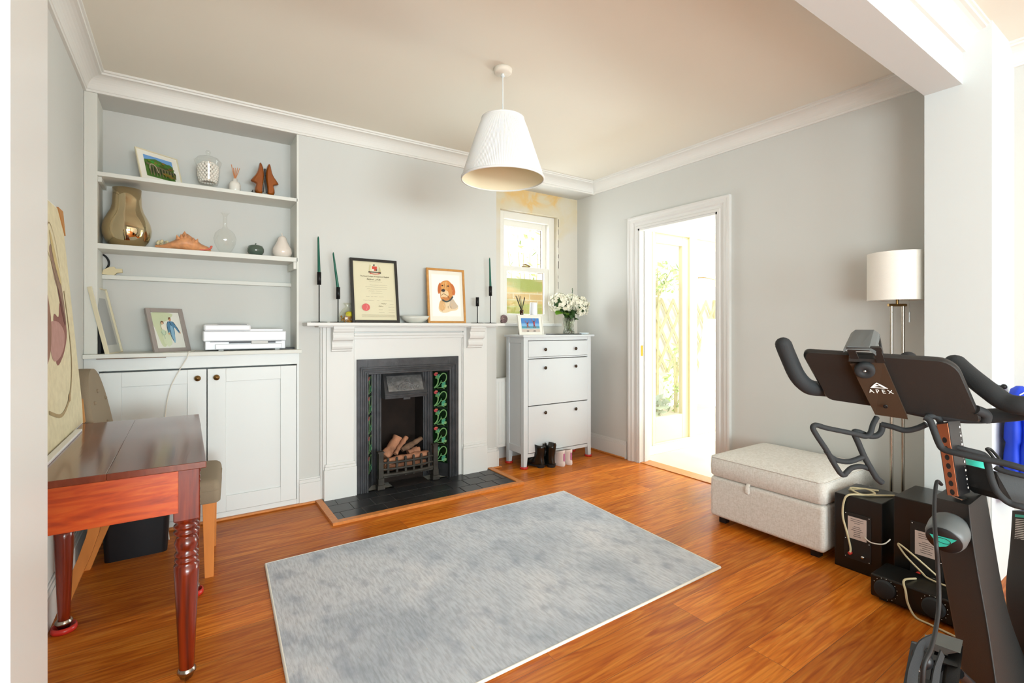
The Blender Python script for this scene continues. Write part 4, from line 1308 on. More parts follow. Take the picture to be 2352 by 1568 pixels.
cert = picture_frame('certificate_frame', 'black framed cream certificate with red seal standing on the mantelpiece', (1.044, 3.700, MZ), 0, R(8.5), 0.371, 0.505, 0.021, 0.02, 'frame_black', (0, 0), (214, 206, 172), art_cert)
TC = Matrix.Translation((1.044, 3.700, MZ)) @ Matrix.Rotation(-R(8.5), 4, 'X')
ST = Matrix.Rotation(R(90), 4, 'X')
MATS['ink'] = mat('ink', (92, 84, 60), 0.8)
text_mesh('heading', 'The Royal College of Surgeons of England', TC @ Matrix.Translation((0.188, 0.0045, 0.362)) @ ST, 0.0135, 'ink', cert)
b = MB(TC)
rr = random.Random(8)
for x0, x1 in ((0.125, 0.178), (0.186, 0.235)):      # the written name, unreadable at this size
    x, pts = x0, []
    while x < x1:
        pts.append((x, 0.0045, 0.342 + rr.uniform(-0.005, 0.006))); x += 0.004
    b.tube(catmull(pts, 3), 0.0011, 5)
b.build('written_name', 'ink', cert)
def art_dog(a):
    a.rect((240, 238, 226), 0.08, 0.09, 0.92, 0.93); a.rect((246, 245, 236), 0.09, 0.10, 0.91, 0.92)
    a.blob((234, 208, 168), [(0.34, 0.42), (0.62, 0.45), (0.74, 0.40), (0.84, 0.28), (0.78, 0.22), (0.62, 0.20), (0.50, 0.17), (0.36, 0.17), (0.26, 0.24)])
    a.blob((222, 176, 120), [(0.32, 0.40), (0.44, 0.38), (0.46, 0.26), (0.36, 0.2), (0.28, 0.26)])
    a.blob((206, 186, 160), [(0.66, 0.46), (0.78, 0.36), (0.84, 0.29), (0.7, 0.24), (0.58, 0.3)])
    a.blob((214, 140, 70), [(0.33, 0.70), (0.38, 0.78), (0.50, 0.81), (0.60, 0.80), (0.68, 0.72), (0.72, 0.60), (0.66, 0.46), (0.56, 0.42), (0.40, 0.40), (0.33, 0.45), (0.32, 0.52), (0.30, 0.60)])
    a.blob((226, 164, 92), [(0.40, 0.76), (0.52, 0.79), (0.56, 0.70), (0.50, 0.60), (0.42, 0.60), (0.36, 0.66)])
    a.blob((196, 104, 44), [(0.28, 0.72), (0.34, 0.76), (0.34, 0.64), (0.31, 0.56), (0.27, 0.54), (0.25, 0.62)]); a.blob((198, 108, 48), [(0.62, 0.76), (0.72, 0.72), (0.77, 0.60), (0.74, 0.52), (0.68, 0.54), (0.66, 0.66)])
    a.blob((240, 206, 160), [(0.36, 0.60), (0.54, 0.60), (0.56, 0.50), (0.46, 0.46), (0.34, 0.48)])
    a.blob((206, 130, 70), [(0.38, 0.48), (0.5, 0.47), (0.56, 0.50), (0.56, 0.43), (0.42, 0.41)])
    for k_ in range(22):
        r_ = random.Random(k_ + 300)
        x_, z_ = 0.38 + r_.random() * 0.3, 0.46 + r_.random() * 0.3
        a.line(((232, 176, 108), (190, 112, 52), (240, 196, 130))[k_ % 3], [(x_, z_), (x_ + 0.012, z_ - 0.02), (x_ + 0.01, z_ - 0.045)], 0.0022, taper=True)
    for k_ in range(16):
        r_ = random.Random(k_ + 500)
        x_, z_ = 0.34 + r_.random() * 0.4, 0.2 + r_.random() * 0.16
        a.line(((226, 190, 140), (196, 170, 140), (244, 222, 184))[k_ % 3], [(x_, z_), (x_ + 0.01, z_ - 0.03), (x_ + 0.02, z_ - 0.055)], 0.003, taper=True)
    a.ell((46, 40, 42), 0.40, 0.605, 0.052, 0.03); a.line((70, 46, 34), [(0.33, 0.50), (0.40, 0.535), (0.47, 0.52), (0.54, 0.485), (0.57, 0.45)], 0.003)
    a.ell((58, 36, 20), 0.38, 0.70, 0.024, 0.014); a.ell((58, 36, 20), 0.545, 0.695, 0.028, 0.014)
    a.line((54, 66, 66), [(0.36, 0.42), (0.46, 0.385), (0.58, 0.41), (0.68, 0.49)], 0.012)
    a.line((230, 190, 130), [(0.48, 0.78), (0.46, 0.7), (0.44, 0.64)], 0.006)
picture_frame('picture_frame', 'oak framed painting of a golden brown dog standing on the mantelpiece', (1.659, 3.700, MZ), 0, R(5), 0.351, 0.462, 0.018, 0.02, 'frame_oak', (0, 0), (236, 232, 218), art_dog)
def art_beach(a):
    a.rect((70, 130, 196), 0, 0.42, 1, 1); a.rect((124, 176, 220), 0, 0.42, 1, 0.62); a.rect((80, 150, 170), 0, 0.24, 1, 0.42); a.rect((206, 190, 176), 0, 0, 1, 0.24); a.rect((190, 214, 214), 0, 0.22, 1, 0.26)
    for cx, s in ((0.33, 0.85), (0.70, 1.0)):
        sk = (176, 96, 70)
        a.poly(sk if cx < 0.5 else (176, 60, 66), [(cx - 0.035, 0.44), (cx + 0.035, 0.44), (cx + 0.045, 0.66 * s + .05), (cx - 0.045, 0.66 * s + .05)])
        a.poly((54, 44, 50), [(cx - 0.035, 0.40), (cx + 0.035, 0.40), (cx + 0.035, 0.47), (cx - 0.035, 0.47)])
        a.line(sk, [(cx - 0.04, 0.7 * s), (cx - 0.10, 0.86 * s), (cx - 0.13, 0.98 * s)], 0.0045); a.line(sk, [(cx + 0.04, 0.7 * s), (cx + 0.09, 0.84 * s), (cx + 0.09, 0.98 * s)], 0.0045)
        a.ell((60, 40, 34), cx, 0.76 * s, 0.028, 0.05)
        a.line(sk, [(cx - 0.02, 0.42), (cx - 0.05, 0.34), (cx - 0.03, 0.28)], 0.006); a.line(sk, [(cx + 0.02, 0.42), (cx + 0.07, 0.34), (cx + 0.06, 0.28)], 0.006)
        a.ell((50, 44, 48), cx - 0.02, 0.07, 0.08, 0.03)
picture_frame('picture_frame', 'white framed photograph of two people jumping on a beach, on the shoe cabinet', (2.560, 3.685, CH), 0, R(11), 0.283, 0.192, 0.008, 0.016, 'frame_white', (0.03, 0.022), (110, 160, 200), art_beach)

# ================================================================== MANTEL OBJECTS
def candlestick(u, y, stem_h, sock_h, candle, label, clabel, tip=None, foot=0.056):
    x = Xy(u, y)
    t = thing('candlestick', (x, y, MZ), label, 'candlestick', 'black candlesticks on the mantelpiece')
    b = MB(); b.lathe([(0, 0), (foot, 0), (foot, 0.004), (0.006, 0.006), (0.004, 0.01), (0.004, stem_h)], (x, y, MZ), 28); b.build('stem', 'black_metal', t)
    b = MB(); b.lathe([(0.0, 0), (0.0145, 0), (0.0145, sock_h), (0.0115, sock_h), (0.0115, sock_h - 0.02), (0, sock_h - 0.02)], (x, y, MZ + stem_h), 24); b.build('socket', 'black_metal', t)
    if candle:
        z = MZ + stem_h + sock_h - 0.018
        tx = tip or (0, 0)
        c = thing('candle', (x, y, z), clabel, 'candle', 'dark green dinner candles')
        b = MB()
        n = 8
        b.tube([(x + tx[0] * (k / n), y + tx[1] * (k / n), z + candle * k / n) for k in range(n + 1)] + [(x + tx[0] * 1.02, y + tx[1], z + candle + 0.012)], [0.011 - 0.0052 * k / n for k in range(n + 1)] + [0.002], 14)
        b.build('wax', 'candle_green', c)
        b = MB(); b.tube([(x + tx[0] * 1.02, y + tx[1], z + candle + 0.010), (x + tx[0] - 0.003, y + tx[1], z + candle + 0.034)], 0.001, 5); b.build('wick', 'white_print', c)
candlestick(733, 3.725, 0.275, 0.092, 0.265, 'tallest black candlestick, leftmost on the mantelpiece', 'dark green tapered candle in the leftmost candlestick', (-0.006, 0))
candlestick(776.5, 3.72, 0.175, 0.088, 0.262, 'black candlestick beside the framed certificate', 'dark green tapered candle leaning left beside the certificate', (-0.034, 0.0))
candlestick(1096.5, 3.725, 0.15, 0.078, 0, 'short black candlestick holding no candle', '')
candlestick(1126.5, 3.725, 0.245, 0.085, 0.262, 'black candlestick at the right end of the mantelpiece', 'dark green tapered candle in the rightmost candlestick', (-0.008, 0))
xb_ = Xy(952, 3.745)
b = MB(); b.lathe([(0, 0.0), (0.05, 0.0), (0.062, 0.006), (0.095, 0.03), (0.112, 0.058), (0.108, 0.058), (0.09, 0.032), (0.055, 0.012), (0, 0.01)], (xb_, 3.735, MZ), 28, sx=1.12, sy=0.7)
tag(b.build('bowl', 'bowl_stone'), 'low pale stone bowl between the certificate and the dog painting', 'bowl')
# clear bag of potpourri
bx = Xy(797, 3.76)
bg = thing('gift_bag', (bx, 3.75, MZ), 'clear cellophane bag of dried petals half behind the certificate', 'bag')
b = MB(); rr = random.Random(2)
b.loft([[Vector((bx + r_ * math.cos(q) * (1 + 0.1 * math.sin(3 * q)), 3.75 + r_ * 0.5 * math.sin(q), MZ + z)) for q in [2 * PI * j / 16 for j in range(16)]] for r_, z in ((0.052, 0.001), (0.06, 0.03), (0.055, 0.07), (0.03, 0.105), (0.012, 0.12), (0.03, 0.15))], cap=False)
b.build('cellophane', 'cellophane', bg)
b = MB()
for k in range(60):
    q = rr.uniform(0, 2 * PI); rad = rr.uniform(0, 0.045)
    b.ball((bx + rad * math.cos(q), 3.75 + rad * 0.45 * math.sin(q), MZ + rr.uniform(0.006, 0.05)), rr.uniform(0.004, 0.008), 6, 4)
b.build('dried_petals', 'potpourri', bg, kind='stuff')
b = MB(); b.ball((bx + 0.015, 3.75, MZ + 0.065), 0.03, 12, 8, sy=0.5, sz=0.7); b.build('yellow_tissue', 'potpourri_yellow', bg)
# fossil on the window sill
fx = Xy(1158, 4.07)
b = MB()
pts = [(fx + (0.006 + 0.03 * k / 36) * math.cos(-k * 0.42), YA - 0.002, 1.335 + 0.045 + (0.006 + 0.03 * k / 36) * math.sin(-k * 0.42)) for k in range(37)]
b.tube(pts, [0.004 + 0.012 * k / 36 for k in range(37)], 10)
tag(b.build('fossil', 'fossil'), 'small purple grey spiral fossil at the left end of the window sill', 'fossil')

# ================================================================== ON THE SHOE CABINET
def reed_diffuser(name, c, prof, m, stick_m, tips, label, group=None, cap=None, z_in=0.0):
    t = thing(name, c, label, 'reed diffuser')
    b = MB(); b.lathe(prof, c, 24); b.build('bottle', m, t)
    zt = c[2] + prof[-1][1]
    for dx, dy, dz in tips:
        b = MB(); b.tube([(c[0] - dx * 0.1, c[1] - dy * 0.1, zt - z_in), (c[0] + dx, c[1] + dy, zt + dz)], 0.0026, 6); b.build('reed', stick_m, t)
    return t
dx_ = Xy(1198, 3.86)
reed_diffuser('reed_diffuser', (dx_, 3.86, CH), [(0.0, 0), (0.032, 0), (0.034, 0.006), (0.034, 0.15), (0.028, 0.165), (0.018, 0.17), (0.018, 0.225), (0.021, 0.228), (0.021, 0.24), (0.014, 0.24)], 'amber_glass', 'reed_black',
              [(-0.07, 0, 0.135), (-0.052, 0.01, 0.135), (-0.04, -0.01, 0.14), (-0.002, 0.01, 0.135), (0.034, 0, 0.125), (0.047, 0.01, 0.12)], 'dark glass diffuser with black reeds behind the beach photograph', z_in=0.03)
cx_ = Xy(1225.5, 3.87)
b = MB(); b.lathe([(0.0, 0), (0.042, 0), (0.043, 0.005), (0.036, 0.31), (0.032, 0.316), (0.0, 0.316)], (cx_, 3.87, CH), 28)
tag(b.build('pillar_candle', 'wax_white'), 'tall white tapering cylinder behind the beach photograph', 'candle')
b = MB(); b.box(Xy(1272, 3.70), Xy(1333, 3.70), 3.68, 3.83, CH, CH + 0.008)
tag(b.build('slate_mat', 'plastic_black', bevel=0.002), 'thin black slate mat under the vase of hydrangeas', 'mat')
b = MB(); xd = Xy(1340, 3.74); b.lathe([(0.0, 0), (0.035, 0), (0.05, 0.008), (0.05, 0.016), (0.044, 0.018), (0.0, 0.014)], (xd + 0.01, 3.74, CH), 24)
tag(b.build('white_puck', 'white_gloss'), 'small flat white disc lying at the right end of the shoe cabinet', 'dish')
vx, vy, vz = Xy(1306.5, 3.76), 3.76, CH + 0.008
vs = thing('vase', (vx, vy, vz), 'cut glass vase on the black mat, full of green stems', 'vase')
b = MB()
prof = [(0.0, 0.0), (0.056, 0.0), (0.058, 0.008), (0.050, 0.03), (0.044, 0.05), (0.046, 0.07), (0.056, 0.12), (0.064, 0.160), (0.060, 0.160), (0.052, 0.12), (0.041, 0.065), (0.038, 0.03), (0.0, 0.02)]
n = 32
rings = []
for i, (r_, z) in enumerate(prof):
    k = 0.003 if 1 < i < 7 else 0
    rings.append([Vector((vx + (r_ + (k if (j + i) % 2 else -k)) * math.cos(2 * PI * j / n), vy + (r_ + (k if (j + i) % 2 else -k)) * math.sin(2 * PI * j / n), vz + z)) for j in range(n)])
b.loft(rings, cap=False, smooth=False)
b.build('body', 'cut_glass', vs)
bq = thing('hydrangea_bouquet', (vx, vy, vz + 0.03), 'bunch of creamy white hydrangeas with green leaves in the glass vase', 'flowers')
rr = random.Random(12)
heads = [((-0.125, -0.02, 0.30), 0.118, 0.8), ((0.135, 0.0, 0.275), 0.105, 1.0), ((0.05, 0.03, 0.33), 0.085, 0.8)]
for (hx_, hy_, hz_), hr, fl in heads:
    c = Vector((vx + hx_, vy + hy_, vz + hz_))
    b = MB()
    for k in range(170):
        d = Vector((rr.gauss(0, 1), rr.gauss(0, 1), rr.gauss(0, 1))).normalized()
        if d.z < -0.75:
            continue
        p = c + Vector((d.x * hr, d.y * hr * 0.8, d.z * hr * fl)) * rr.uniform(0.85, 1.05)
        d = (d + Vector((rr.uniform(-.4, .4), rr.uniform(-.4, .4), rr.uniform(-.4, .4)))).normalized()
        e1 = d.orthogonal().normalized(); e2 = d.cross(e1)
        s = rr.uniform(0.016, 0.023)
        off = rr.uniform(0, PI)
        for m_ in range(4):
            q = off + m_ * PI / 2
            a1 = e1 * math.cos(q) + e2 * math.sin(q)
            a2 = -e1 * math.sin(q) + e2 * math.cos(q)
            b.add([p, p + a1 * s * 0.6 + a2 * s * 0.5 + d * s * 0.15, p + a1 * s * 1.25 + d * s * 0.25, p + a1 * s * 0.6 - a2 * s * 0.5 + d * s * 0.15], [(0, 1, 2, 3)])
    b.build('flower_head', 'petal', bq)
    b = MB(); b.ball(c, hr * 0.7, 12, 8, sy=0.8, sz=fl); b.build('inner_leaves', 'leaf_dark', bq)
    b = MB(); b.tube(catmull([(vx - hx_ * 0.12, vy, vz + 0.03), (vx + hx_ * 0.1, vy, vz + 0.15), tuple(c)], 4), 0.004, 6); b.build('stem', 'stem', bq)
def leaf(p, tip, wd, m, curl=0.02, name='leaf'):
    p, tip = Vector(p), Vector(tip)
    d = tip - p
    s = d.cross(Vector((0, 0, 1)))
    s = s.normalized() if s.length > 1e-4 else Vector((1, 0, 0))
    s = (s + Vector((0, 0, rr.uniform(-.8, .8)))).normalized()
    b = MB(); rings = []
    for k in range(9):
        t = k / 8
        c = p + d * t + Vector((0, 0, curl * math.sin(PI * t)))
        w_ = wd * math.sin(PI * min(1, t * 0.93 + 0.04)) ** 0.8
        rings.append([c - s * w_ + Vector((0, 0, 0.15 * w_)), c - Vector((0, 0, 0.1 * w_)), c + s * w_ + Vector((0, 0, 0.15 * w_))])
    b.loft(rings, cap=False, closed=False)
    b.build(name, m, bq)
C_ = Vector((vx, vy, vz))
leaf(C_ + Vector((-0.03, -0.02, 0.18)), C_ + Vector((-0.235, -0.09, 0.185)), 0.062, 'leaf_bright', 0.03)
leaf(C_ + Vector((0.03, -0.06, 0.17)), C_ + Vector((0.085, -0.13, 0.27)), 0.022, 'leaf_bright', 0.01)
leaf(C_ + Vector((-0.02, -0.05, 0.24)), C_ + Vector((0.0, -0.06, 0.40)), 0.022, 'leaf_dark', 0.01)
for k in range(26):
    q = rr.uniform(-PI, 0.4); r_ = rr.uniform(0.05, 0.13)
    leaf(C_ + Vector((rr.uniform(-.03, .03), rr.uniform(-.03, .03), rr.uniform(.12, .2))), C_ + Vector((r_ * math.cos(q), r_ * math.sin(q) * 0.8, rr.uniform(0.13, 0.26))), rr.uniform(0.02, 0.032), 'leaf_dark', rr.uniform(-0.01, 0.03))
for k in range(14):
    q = rr.uniform(0, 2 * PI)
    b = MB(); b.tube([C_ + Vector((0.03 * math.cos(q), 0.03 * math.sin(q), 0.022)), C_ + Vector((-0.03 * math.cos(q), 0.03 * math.sin(q + 1), 0.17))], 0.003, 5); b.build('stem', 'stem', bq)
b = MB()
for k in range(8):
    b.ball(C_ + Vector((0.05 + rr.uniform(-.008, .008), 0.0, 0.415 + k * 0.006)), 0.004, 6, 4)
b.tube([C_ + Vector((0.05, 0.0, 0.36)), C_ + Vector((0.05, 0, 0.45))], 0.0015, 5)
b.build('bud_sprig', 'leaf_dark', bq)

# ================================================================== SHELF OBJECTS
Z1, Z2, ZC = 2.235, 1.803, 1.135
YS = 3.94
# lidded jar of white balls
jx = Xy(478, YS)
jr = thing('glass_jar', (jx, YS, Z1), 'footed glass apothecary jar with a knobbed lid on the top shelf', 'jar')
b = MB(); b.lathe([(0.0, 0.004), (0.03, 0.0), (0.034, 0.002), (0.012, 0.012), (0.010, 0.022), (0.030, 0.030), (0.056, 0.042), (0.064, 0.065), (0.070, 0.16), (0.082, 0.196), (0.084, 0.200)], (jx, YS, Z1), 36, cap=False); b.build('bowl', 'vessel_glass', jr)
b = MB(); b.lathe([(0.080, 0.198), (0.074, 0.202), (0.062, 0.220), (0.03, 0.232), (0.010, 0.236), (0.007, 0.243), (0.014, 0.252), (0.016, 0.262), (0.010, 0.272), (0.0, 0.274)], (jx, YS, Z1), 36, cap=False); b.build('lid', 'vessel_glass', jr)
b = MB(); b.ball((0, 0, 0), 0.0098, 10, 7)
first = None
nb_ = 0
for lev in range(9):
    z = 0.052 + lev * 0.0145
    rad = (0.045, 0.050, 0.053, 0.055, 0.056, 0.057, 0.057, 0.055, 0.04)[lev]
    n = 16 if lev < 8 else 10
    for j in range(n):
        q = 2 * PI * (j + 0.5 * (lev % 2)) / n
        pos = Vector((jx + rad * math.cos(q), YS + rad * math.sin(q), Z1 + z - 0.0098 + 0.01))
        if first is None:
            first = b.build('white_ball', 'ceramic_white')
            first.location = pos
            ORIGIN[first.name] = pos
            tag(first, 'small white ball among the many filling the glass jar on the top shelf', 'ball', 'white balls in the glass jar')
        else:
            c = first.copy(); col.objects.link(c); c.location = pos
for rad, n in ((0.035, 8), (0.015, 4)):
    for j in range(n):
        q = 2 * PI * j / n
        c = first.copy(); col.objects.link(c); c.location = (jx + rad * math.cos(q), YS + rad * math.sin(q), Z1 + 0.052 + 8.3 * 0.0145)
# white diffuser
dxx = Xy(539.5, YS)
reed_diffuser('reed_diffuser', (dxx, YS, Z1), [(0.0, 0), (0.034, 0), (0.037, 0.004), (0.037, 0.062), (0.030, 0.080), (0.016, 0.088), (0.015, 0.106), (0.012, 0.106)], 'ceramic_white', 'reed',
              [(-0.022, 0, 0.098), (-0.008, 0.01, 0.078), (0.002, -0.01, 0.075), (0.018, 0.01, 0.084), (0.03, 0, 0.08)], 'white ceramic diffuser bottle with pale reeds on the top shelf', z_in=0.02)
# pair of wooden shoe lasts used as bookends
def shoe_last(xc, mirror, label):
    s = -1 if mirror else 1
    t = thing('shoe_last', (xc, YS, Z1), label, 'shoe last', 'wooden shoe lasts on the top shelf')
    # silhouette, x outwards, z up; flat sole side faces the middle
    pts = [(0.012, 0.006), (0.062, 0.010), (0.067, 0.060), (0.044, 0.088), (0.090, 0.098), (0.092, 0.108), (0.058, 0.150), (0.042, 0.185), (0.036, 0.232), (0.028, 0.250), (0.016, 0.240), (0.004, 0.200), (0.001, 0.150), (0.006, 0.100), (0.014, 0.060), (0.012, 0.03)]
    b = MB()
    ring = lambda y, k: [Vector((xc + s * (0.03 + (x - 0.03) * k), YS + y, Z1 + 0.006 + (0.10 + (z - 0.10) * (0.5 + 0.5 * k)))) for x, z in pts]
    b.loft([ring(-0.032, 0.62), ring(-0.024, 0.88), ring(-0.008, 1.0), ring(0.010, 1.0), ring(0.026, 0.88), ring(0.034, 0.62)])
    b.build('last', 'last_wood', t, sub=1)
    b = MB(); b.prism([(xc + s * (x - 0.005), YS, Z1 + 0.008 + z) for x, z in ((0.010, 0.03), (0.004, 0.10), (-0.001, 0.15), (0.003, 0.20), (0.008, 0.20), (0.004, 0.15), (0.008, 0.10), (0.016, 0.03))], (0, -0.02, 0))
    b.build('sole_edge', 'plastic_black', t)
xl = Xy(608, YS)
shoe_last(xl - 0.003, True, 'left of two varnished wooden shoe lasts standing toe up')
shoe_last(xl + 0.003, False, 'right of two varnished wooden shoe lasts standing toe up')
be = thing('bookend', (xl, YS, Z1), 'black metal bookend plate under the wooden shoe lasts', 'bookend')
b = MB(); b.box(Xy(581, YS), Xy(659, YS), YS - 0.05, YS + 0.05, Z1, Z1 + 0.004); b.build('base_plate', 'black_metal', be)
b = MB(); b.box(Xy(580, YS) - 0.006, Xy(580, YS) - 0.002, YS - 0.04, YS + 0.04, Z1, Z1 + 0.035); b.build('upright', 'black_metal', be)
# mirrored vase
gx = Xy(292, 3.95)
b = MB(); b.lathe([(0.0, 0.0), (0.066, 0.0), (0.086, 0.006), (0.110, 0.040), (0.124, 0.080), (0.128, 0.115), (0.121, 0.155), (0.104, 0.195), (0.086, 0.232), (0.077, 0.268), (0.075, 0.30), (0.075, 0.372), (0.071, 0.372), (0.071, 0.30), (0.08, 0.24), (0.0, 0.02)], (gx, 3.948, Z2), 64, cap=False)
tag(b.build('mirrored_vase', 'vase_gold'), 'large mirrored champagne gold vase on the middle shelf', 'vase')
# conch shell
sxx = Xy(422, 3.92)
sl = thing('conch_shell', (sxx, 3.92, Z2), 'orange pink conch shell lying on the middle shelf', 'shell')
b = MB(); rings = []
pr_ = [(-0.155, 0.003, 0.006, 0.02), (-0.11, 0.02, 0.012, 0.022), (-0.06, 0.042, 0.026, 0.034), (-0.02, 0.052, 0.042, 0.050), (0.02, 0.054, 0.055, 0.058), (0.06, 0.046, 0.040, 0.044), (0.10, 0.030, 0.026, 0.028), (0.14, 0.014, 0.016, 0.022), (0.155, 0.004, 0.004, 0.018)]
for x, ry, rz, zc in pr_:
    rings.append([Vector((sxx + x, 3.92 + ry * math.cos(q), Z2 + max(0.002, zc + rz * math.sin(q) * (1.0 + 0.12 * math.sin(5 * q))))) for q in [2 * PI * j / 20 for j in range(20)]])
b.loft(rings)
b.build('body_whorl', 'shell', sl)
b = MB()
b.lathe([(0.030, 0.0), (0.018, 0.02), (0.004, 0.045), (0.0, 0.05)], (sxx + 0.005, 3.92, Z2 + 0.085), 12)
for k in range(6):
    q = -0.7 + k * 0.28
    c = Vector((sxx - 0.03 + k * 0.02, 3.885 + 0.01 * (k % 2), Z2 + 0.075 + 0.012 * math.sin(k)))
    b.lathe([(0.014, 0.0), (0.007, 0.014), (0.0, 0.028)], c, 8, axis=(math.sin(q) * 0.6, -0.4, 1))
b.build('spires', 'shell', sl)
b = MB(); b.tube(catmull([(sxx + 0.09, 3.885, Z2 + 0.012), (sxx + 0.125, 3.888, Z2 + 0.016), (sxx + 0.150, 3.90, Z2 + 0.030), (sxx + 0.156, 3.91, Z2 + 0.045)], 5), [0.008] * 8 + [0.011] * 8, 10, flat=0.6); b.build('lip', 'shell_pink', sl)
co = thing('coral_piece', (sxx - 0.075, 3.99, Z2), 'small knobbly pale coral piece behind the conch shell', 'coral')
b = MB(); rr = random.Random(21)
for k in range(34):
    b.ball((sxx - 0.085 + rr.uniform(-0.06, 0.05), 4.0 + rr.uniform(-0.02, 0.02), Z2 + 0.01 + rr.uniform(0.0, 0.055)), rr.uniform(0.007, 0.012), 7, 5)
b.build('nodules', 'tape_cream', co)
# glass decanter
dcx = Xy(517, YS)
b = MB(); b.lathe([(0.0, 0.006), (0.030, 0.0), (0.032, 0.004), (0.030, 0.012), (0.046, 0.035), (0.064, 0.075), (0.069, 0.11), (0.060, 0.145), (0.040, 0.168), (0.020, 0.180), (0.013, 0.195), (0.012, 0.25), (0.015, 0.275), (0.028, 0.292), (0.030, 0.294)], (dcx, YS, Z2), 36, cap=False)
tag(b.build('decanter', 'vessel_glass'), 'clear glass decanter with a flared lip on the middle shelf', 'decanter')
ax_ = Xy(587, YS)
ap = thing('ceramic_apple', (ax_, YS, Z2), 'small dark green glazed apple ornament on the middle shelf', 'ornament')
b = MB(); b.lathe([(0.0, 0.003), (0.022, 0.0), (0.040, 0.010), (0.054, 0.034), (0.055, 0.055), (0.046, 0.076), (0.024, 0.084), (0.008, 0.080), (0.0, 0.076)], (ax_, YS, Z2), 32, cap=False); b.build('body', 'ceramic_green', ap)
b = MB(); b.tube([(ax_, YS, Z2 + 0.074), (ax_ - 0.002, YS, Z2 + 0.09), (ax_ + 0.004, YS, Z2 + 0.096)], 0.004, 8); b.build('stalk', 'ceramic_green', ap)
ex_ = Xy(648.5, YS)
pe = thing('ceramic_pear', (ex_, YS, Z2), 'white glazed pear ornament at the right end of the middle shelf', 'ornament')
b = MB(); b.lathe([(0.0, 0.003), (0.034, 0.0), (0.055, 0.012), (0.067, 0.040), (0.064, 0.070), (0.046, 0.105), (0.034, 0.13), (0.027, 0.152), (0.018, 0.164), (0.0, 0.168)], (ex_, YS, Z2), 32, cap=False); b.build('body', 'ceramic_pear', pe)
b = MB(); b.tube([(ex_, YS, Z2 + 0.162), (ex_ - 0.004, YS, Z2 + 0.19)], 0.004, 8); b.build('stalk', 'ceramic_pear', pe)
# black cable loop and a tag of tape at the left
b = MB(); pts = [P(222, 590, 3.12), P(236, 585, 3.14), P(247, 594, 3.15), P(250, 607, 3.15), P(242, 620, 3.15), P(229, 630, 3.13), P(225, 640, 3.12)]
b.tube(catmull(pts, 6), 0.006, 8)
tag(b.build('cable_loop', 'rubber_black'), 'loop of black cable at the left end above the batten', 'cable')
b = MB(); T0 = [Vector((Xy(u, 4.038), 4.038, 1.632 + dz)) for u, dz in ((234, 0.004), (236, 0.03), (250, 0.05), (262, 0.055), (266, 0.042), (280, 0.044), (281, 0.020), (268, 0.016), (262, 0.0), (250, 0.0))]
b.prism(T0, (0, 0.035, 0)); tag(b.build('tape_scrap', 'tape_cream', bevel=0.004), 'crumpled scrap of cream tape lying on the batten', 'tape')

# printer
PX0, PX1, PY0, PY1 = 0.10, 0.610, 3.845, 4.06
pr = thing('printer', ((PX0 + PX1) / 2, 3.95, ZC), 'white inkjet printer at the right end of the cupboard top', 'printer')
b = MB(); b.box(PX0, PX1, PY0, PY1, ZC + 0.065, ZC + 0.135); b.build('body', 'printer_white', pr, bevel=0.008, seg=3)
b = MB(); b.box(PX0 + 0.012, PX1 - 0.004, PY0 + 0.012, PY1, ZC + 0.008, ZC + 0.066); b.build('lower_body', 'printer_white', pr, bevel=0.005, seg=3)
b = MB(); b.box(PX0 + 0.004, PX0 + 0.285, PY0 + 0.004, PY1 - 0.01, ZC + 0.135, ZC + 0.180); b.build('scanner_lid', 'printer_white', pr, bevel=0.012, seg=4)
b = MB(); b.box(PX0 + 0.27, PX1 - 0.02, PY0 + 0.01, PY1 - 0.01, ZC + 0.134, ZC + 0.150); b.build('document_shelf', 'printer_white', pr, bevel=0.004)
b = MB(); b.box(PX0 + 0.09, PX0 + 0.26, PY0 + 0.03, PY1 - 0.04, ZC + 0.180, ZC + 0.183); b.build('top_slot', 'printer_slot', pr)
b = MB(); b.box(PX0 + 0.15, PX0 + 0.44, PY0 + 0.008, PY0 + 0.02, ZC + 0.050, ZC + 0.062); b.box(PX0 + 0.04, PX1 - 0.03, PY0 + 0.009, PY0 + 0.02, ZC + 0.060, ZC + 0.0635); b.build('paper_slot', 'printer_slot', pr)
b = MB(); b.box(PX0 + 0.07, PX0 + 0.48, PY0 - 0.010, PY0 + 0.02, ZC + 0.012, ZC + 0.046); b.build('paper_tray', 'printer_white', pr, bevel=0.004)
b = MB(); b.box(PX0 + 0.285, PX0 + 0.39, PY0 - 0.006, PY0 + 0.02, ZC + 0.046, ZC + 0.066); b.build('output_flap', 'printer_grey', pr, bevel=0.002)
b = MB()
for x in (PX0 + 0.09, PX0 + 0.44):
    b.box(x, x + 0.03, PY0 + 0.03, PY1 - 0.03, ZC, ZC + 0.010)
b.build('foot', 'printer_grey', pr)
b = MB(); b.box(0.56, 0.675, 3.90, 3.96, ZC, ZC + 0.012); tag(b.build('power_adapter', 'plastic_black', bevel=0.002), 'flat black adapter between the printer and the alcove side', 'adapter')
b = MB(); pts = [(0.06, 3.95, ZC + 0.004), (0.035, 3.82, ZC + 0.004), (0.02, 3.757, ZC + 0.003), (0.012, 3.748, ZC - 0.03), (-0.03, 3.77, 1.02), (-0.08, 3.775, 0.90), (-0.105, 3.775, 0.72), (-0.11, 3.77, 0.5), (-0.10, 3.70, 0.2), (-0.08, 3.62, 0.006)]
b.tube(catmull(pts, 6), 0.003, 8); tag(b.build('printer_cable', 'white_cable'), 'white cable hanging over the worktop edge in front of the cupboard door', 'cable')

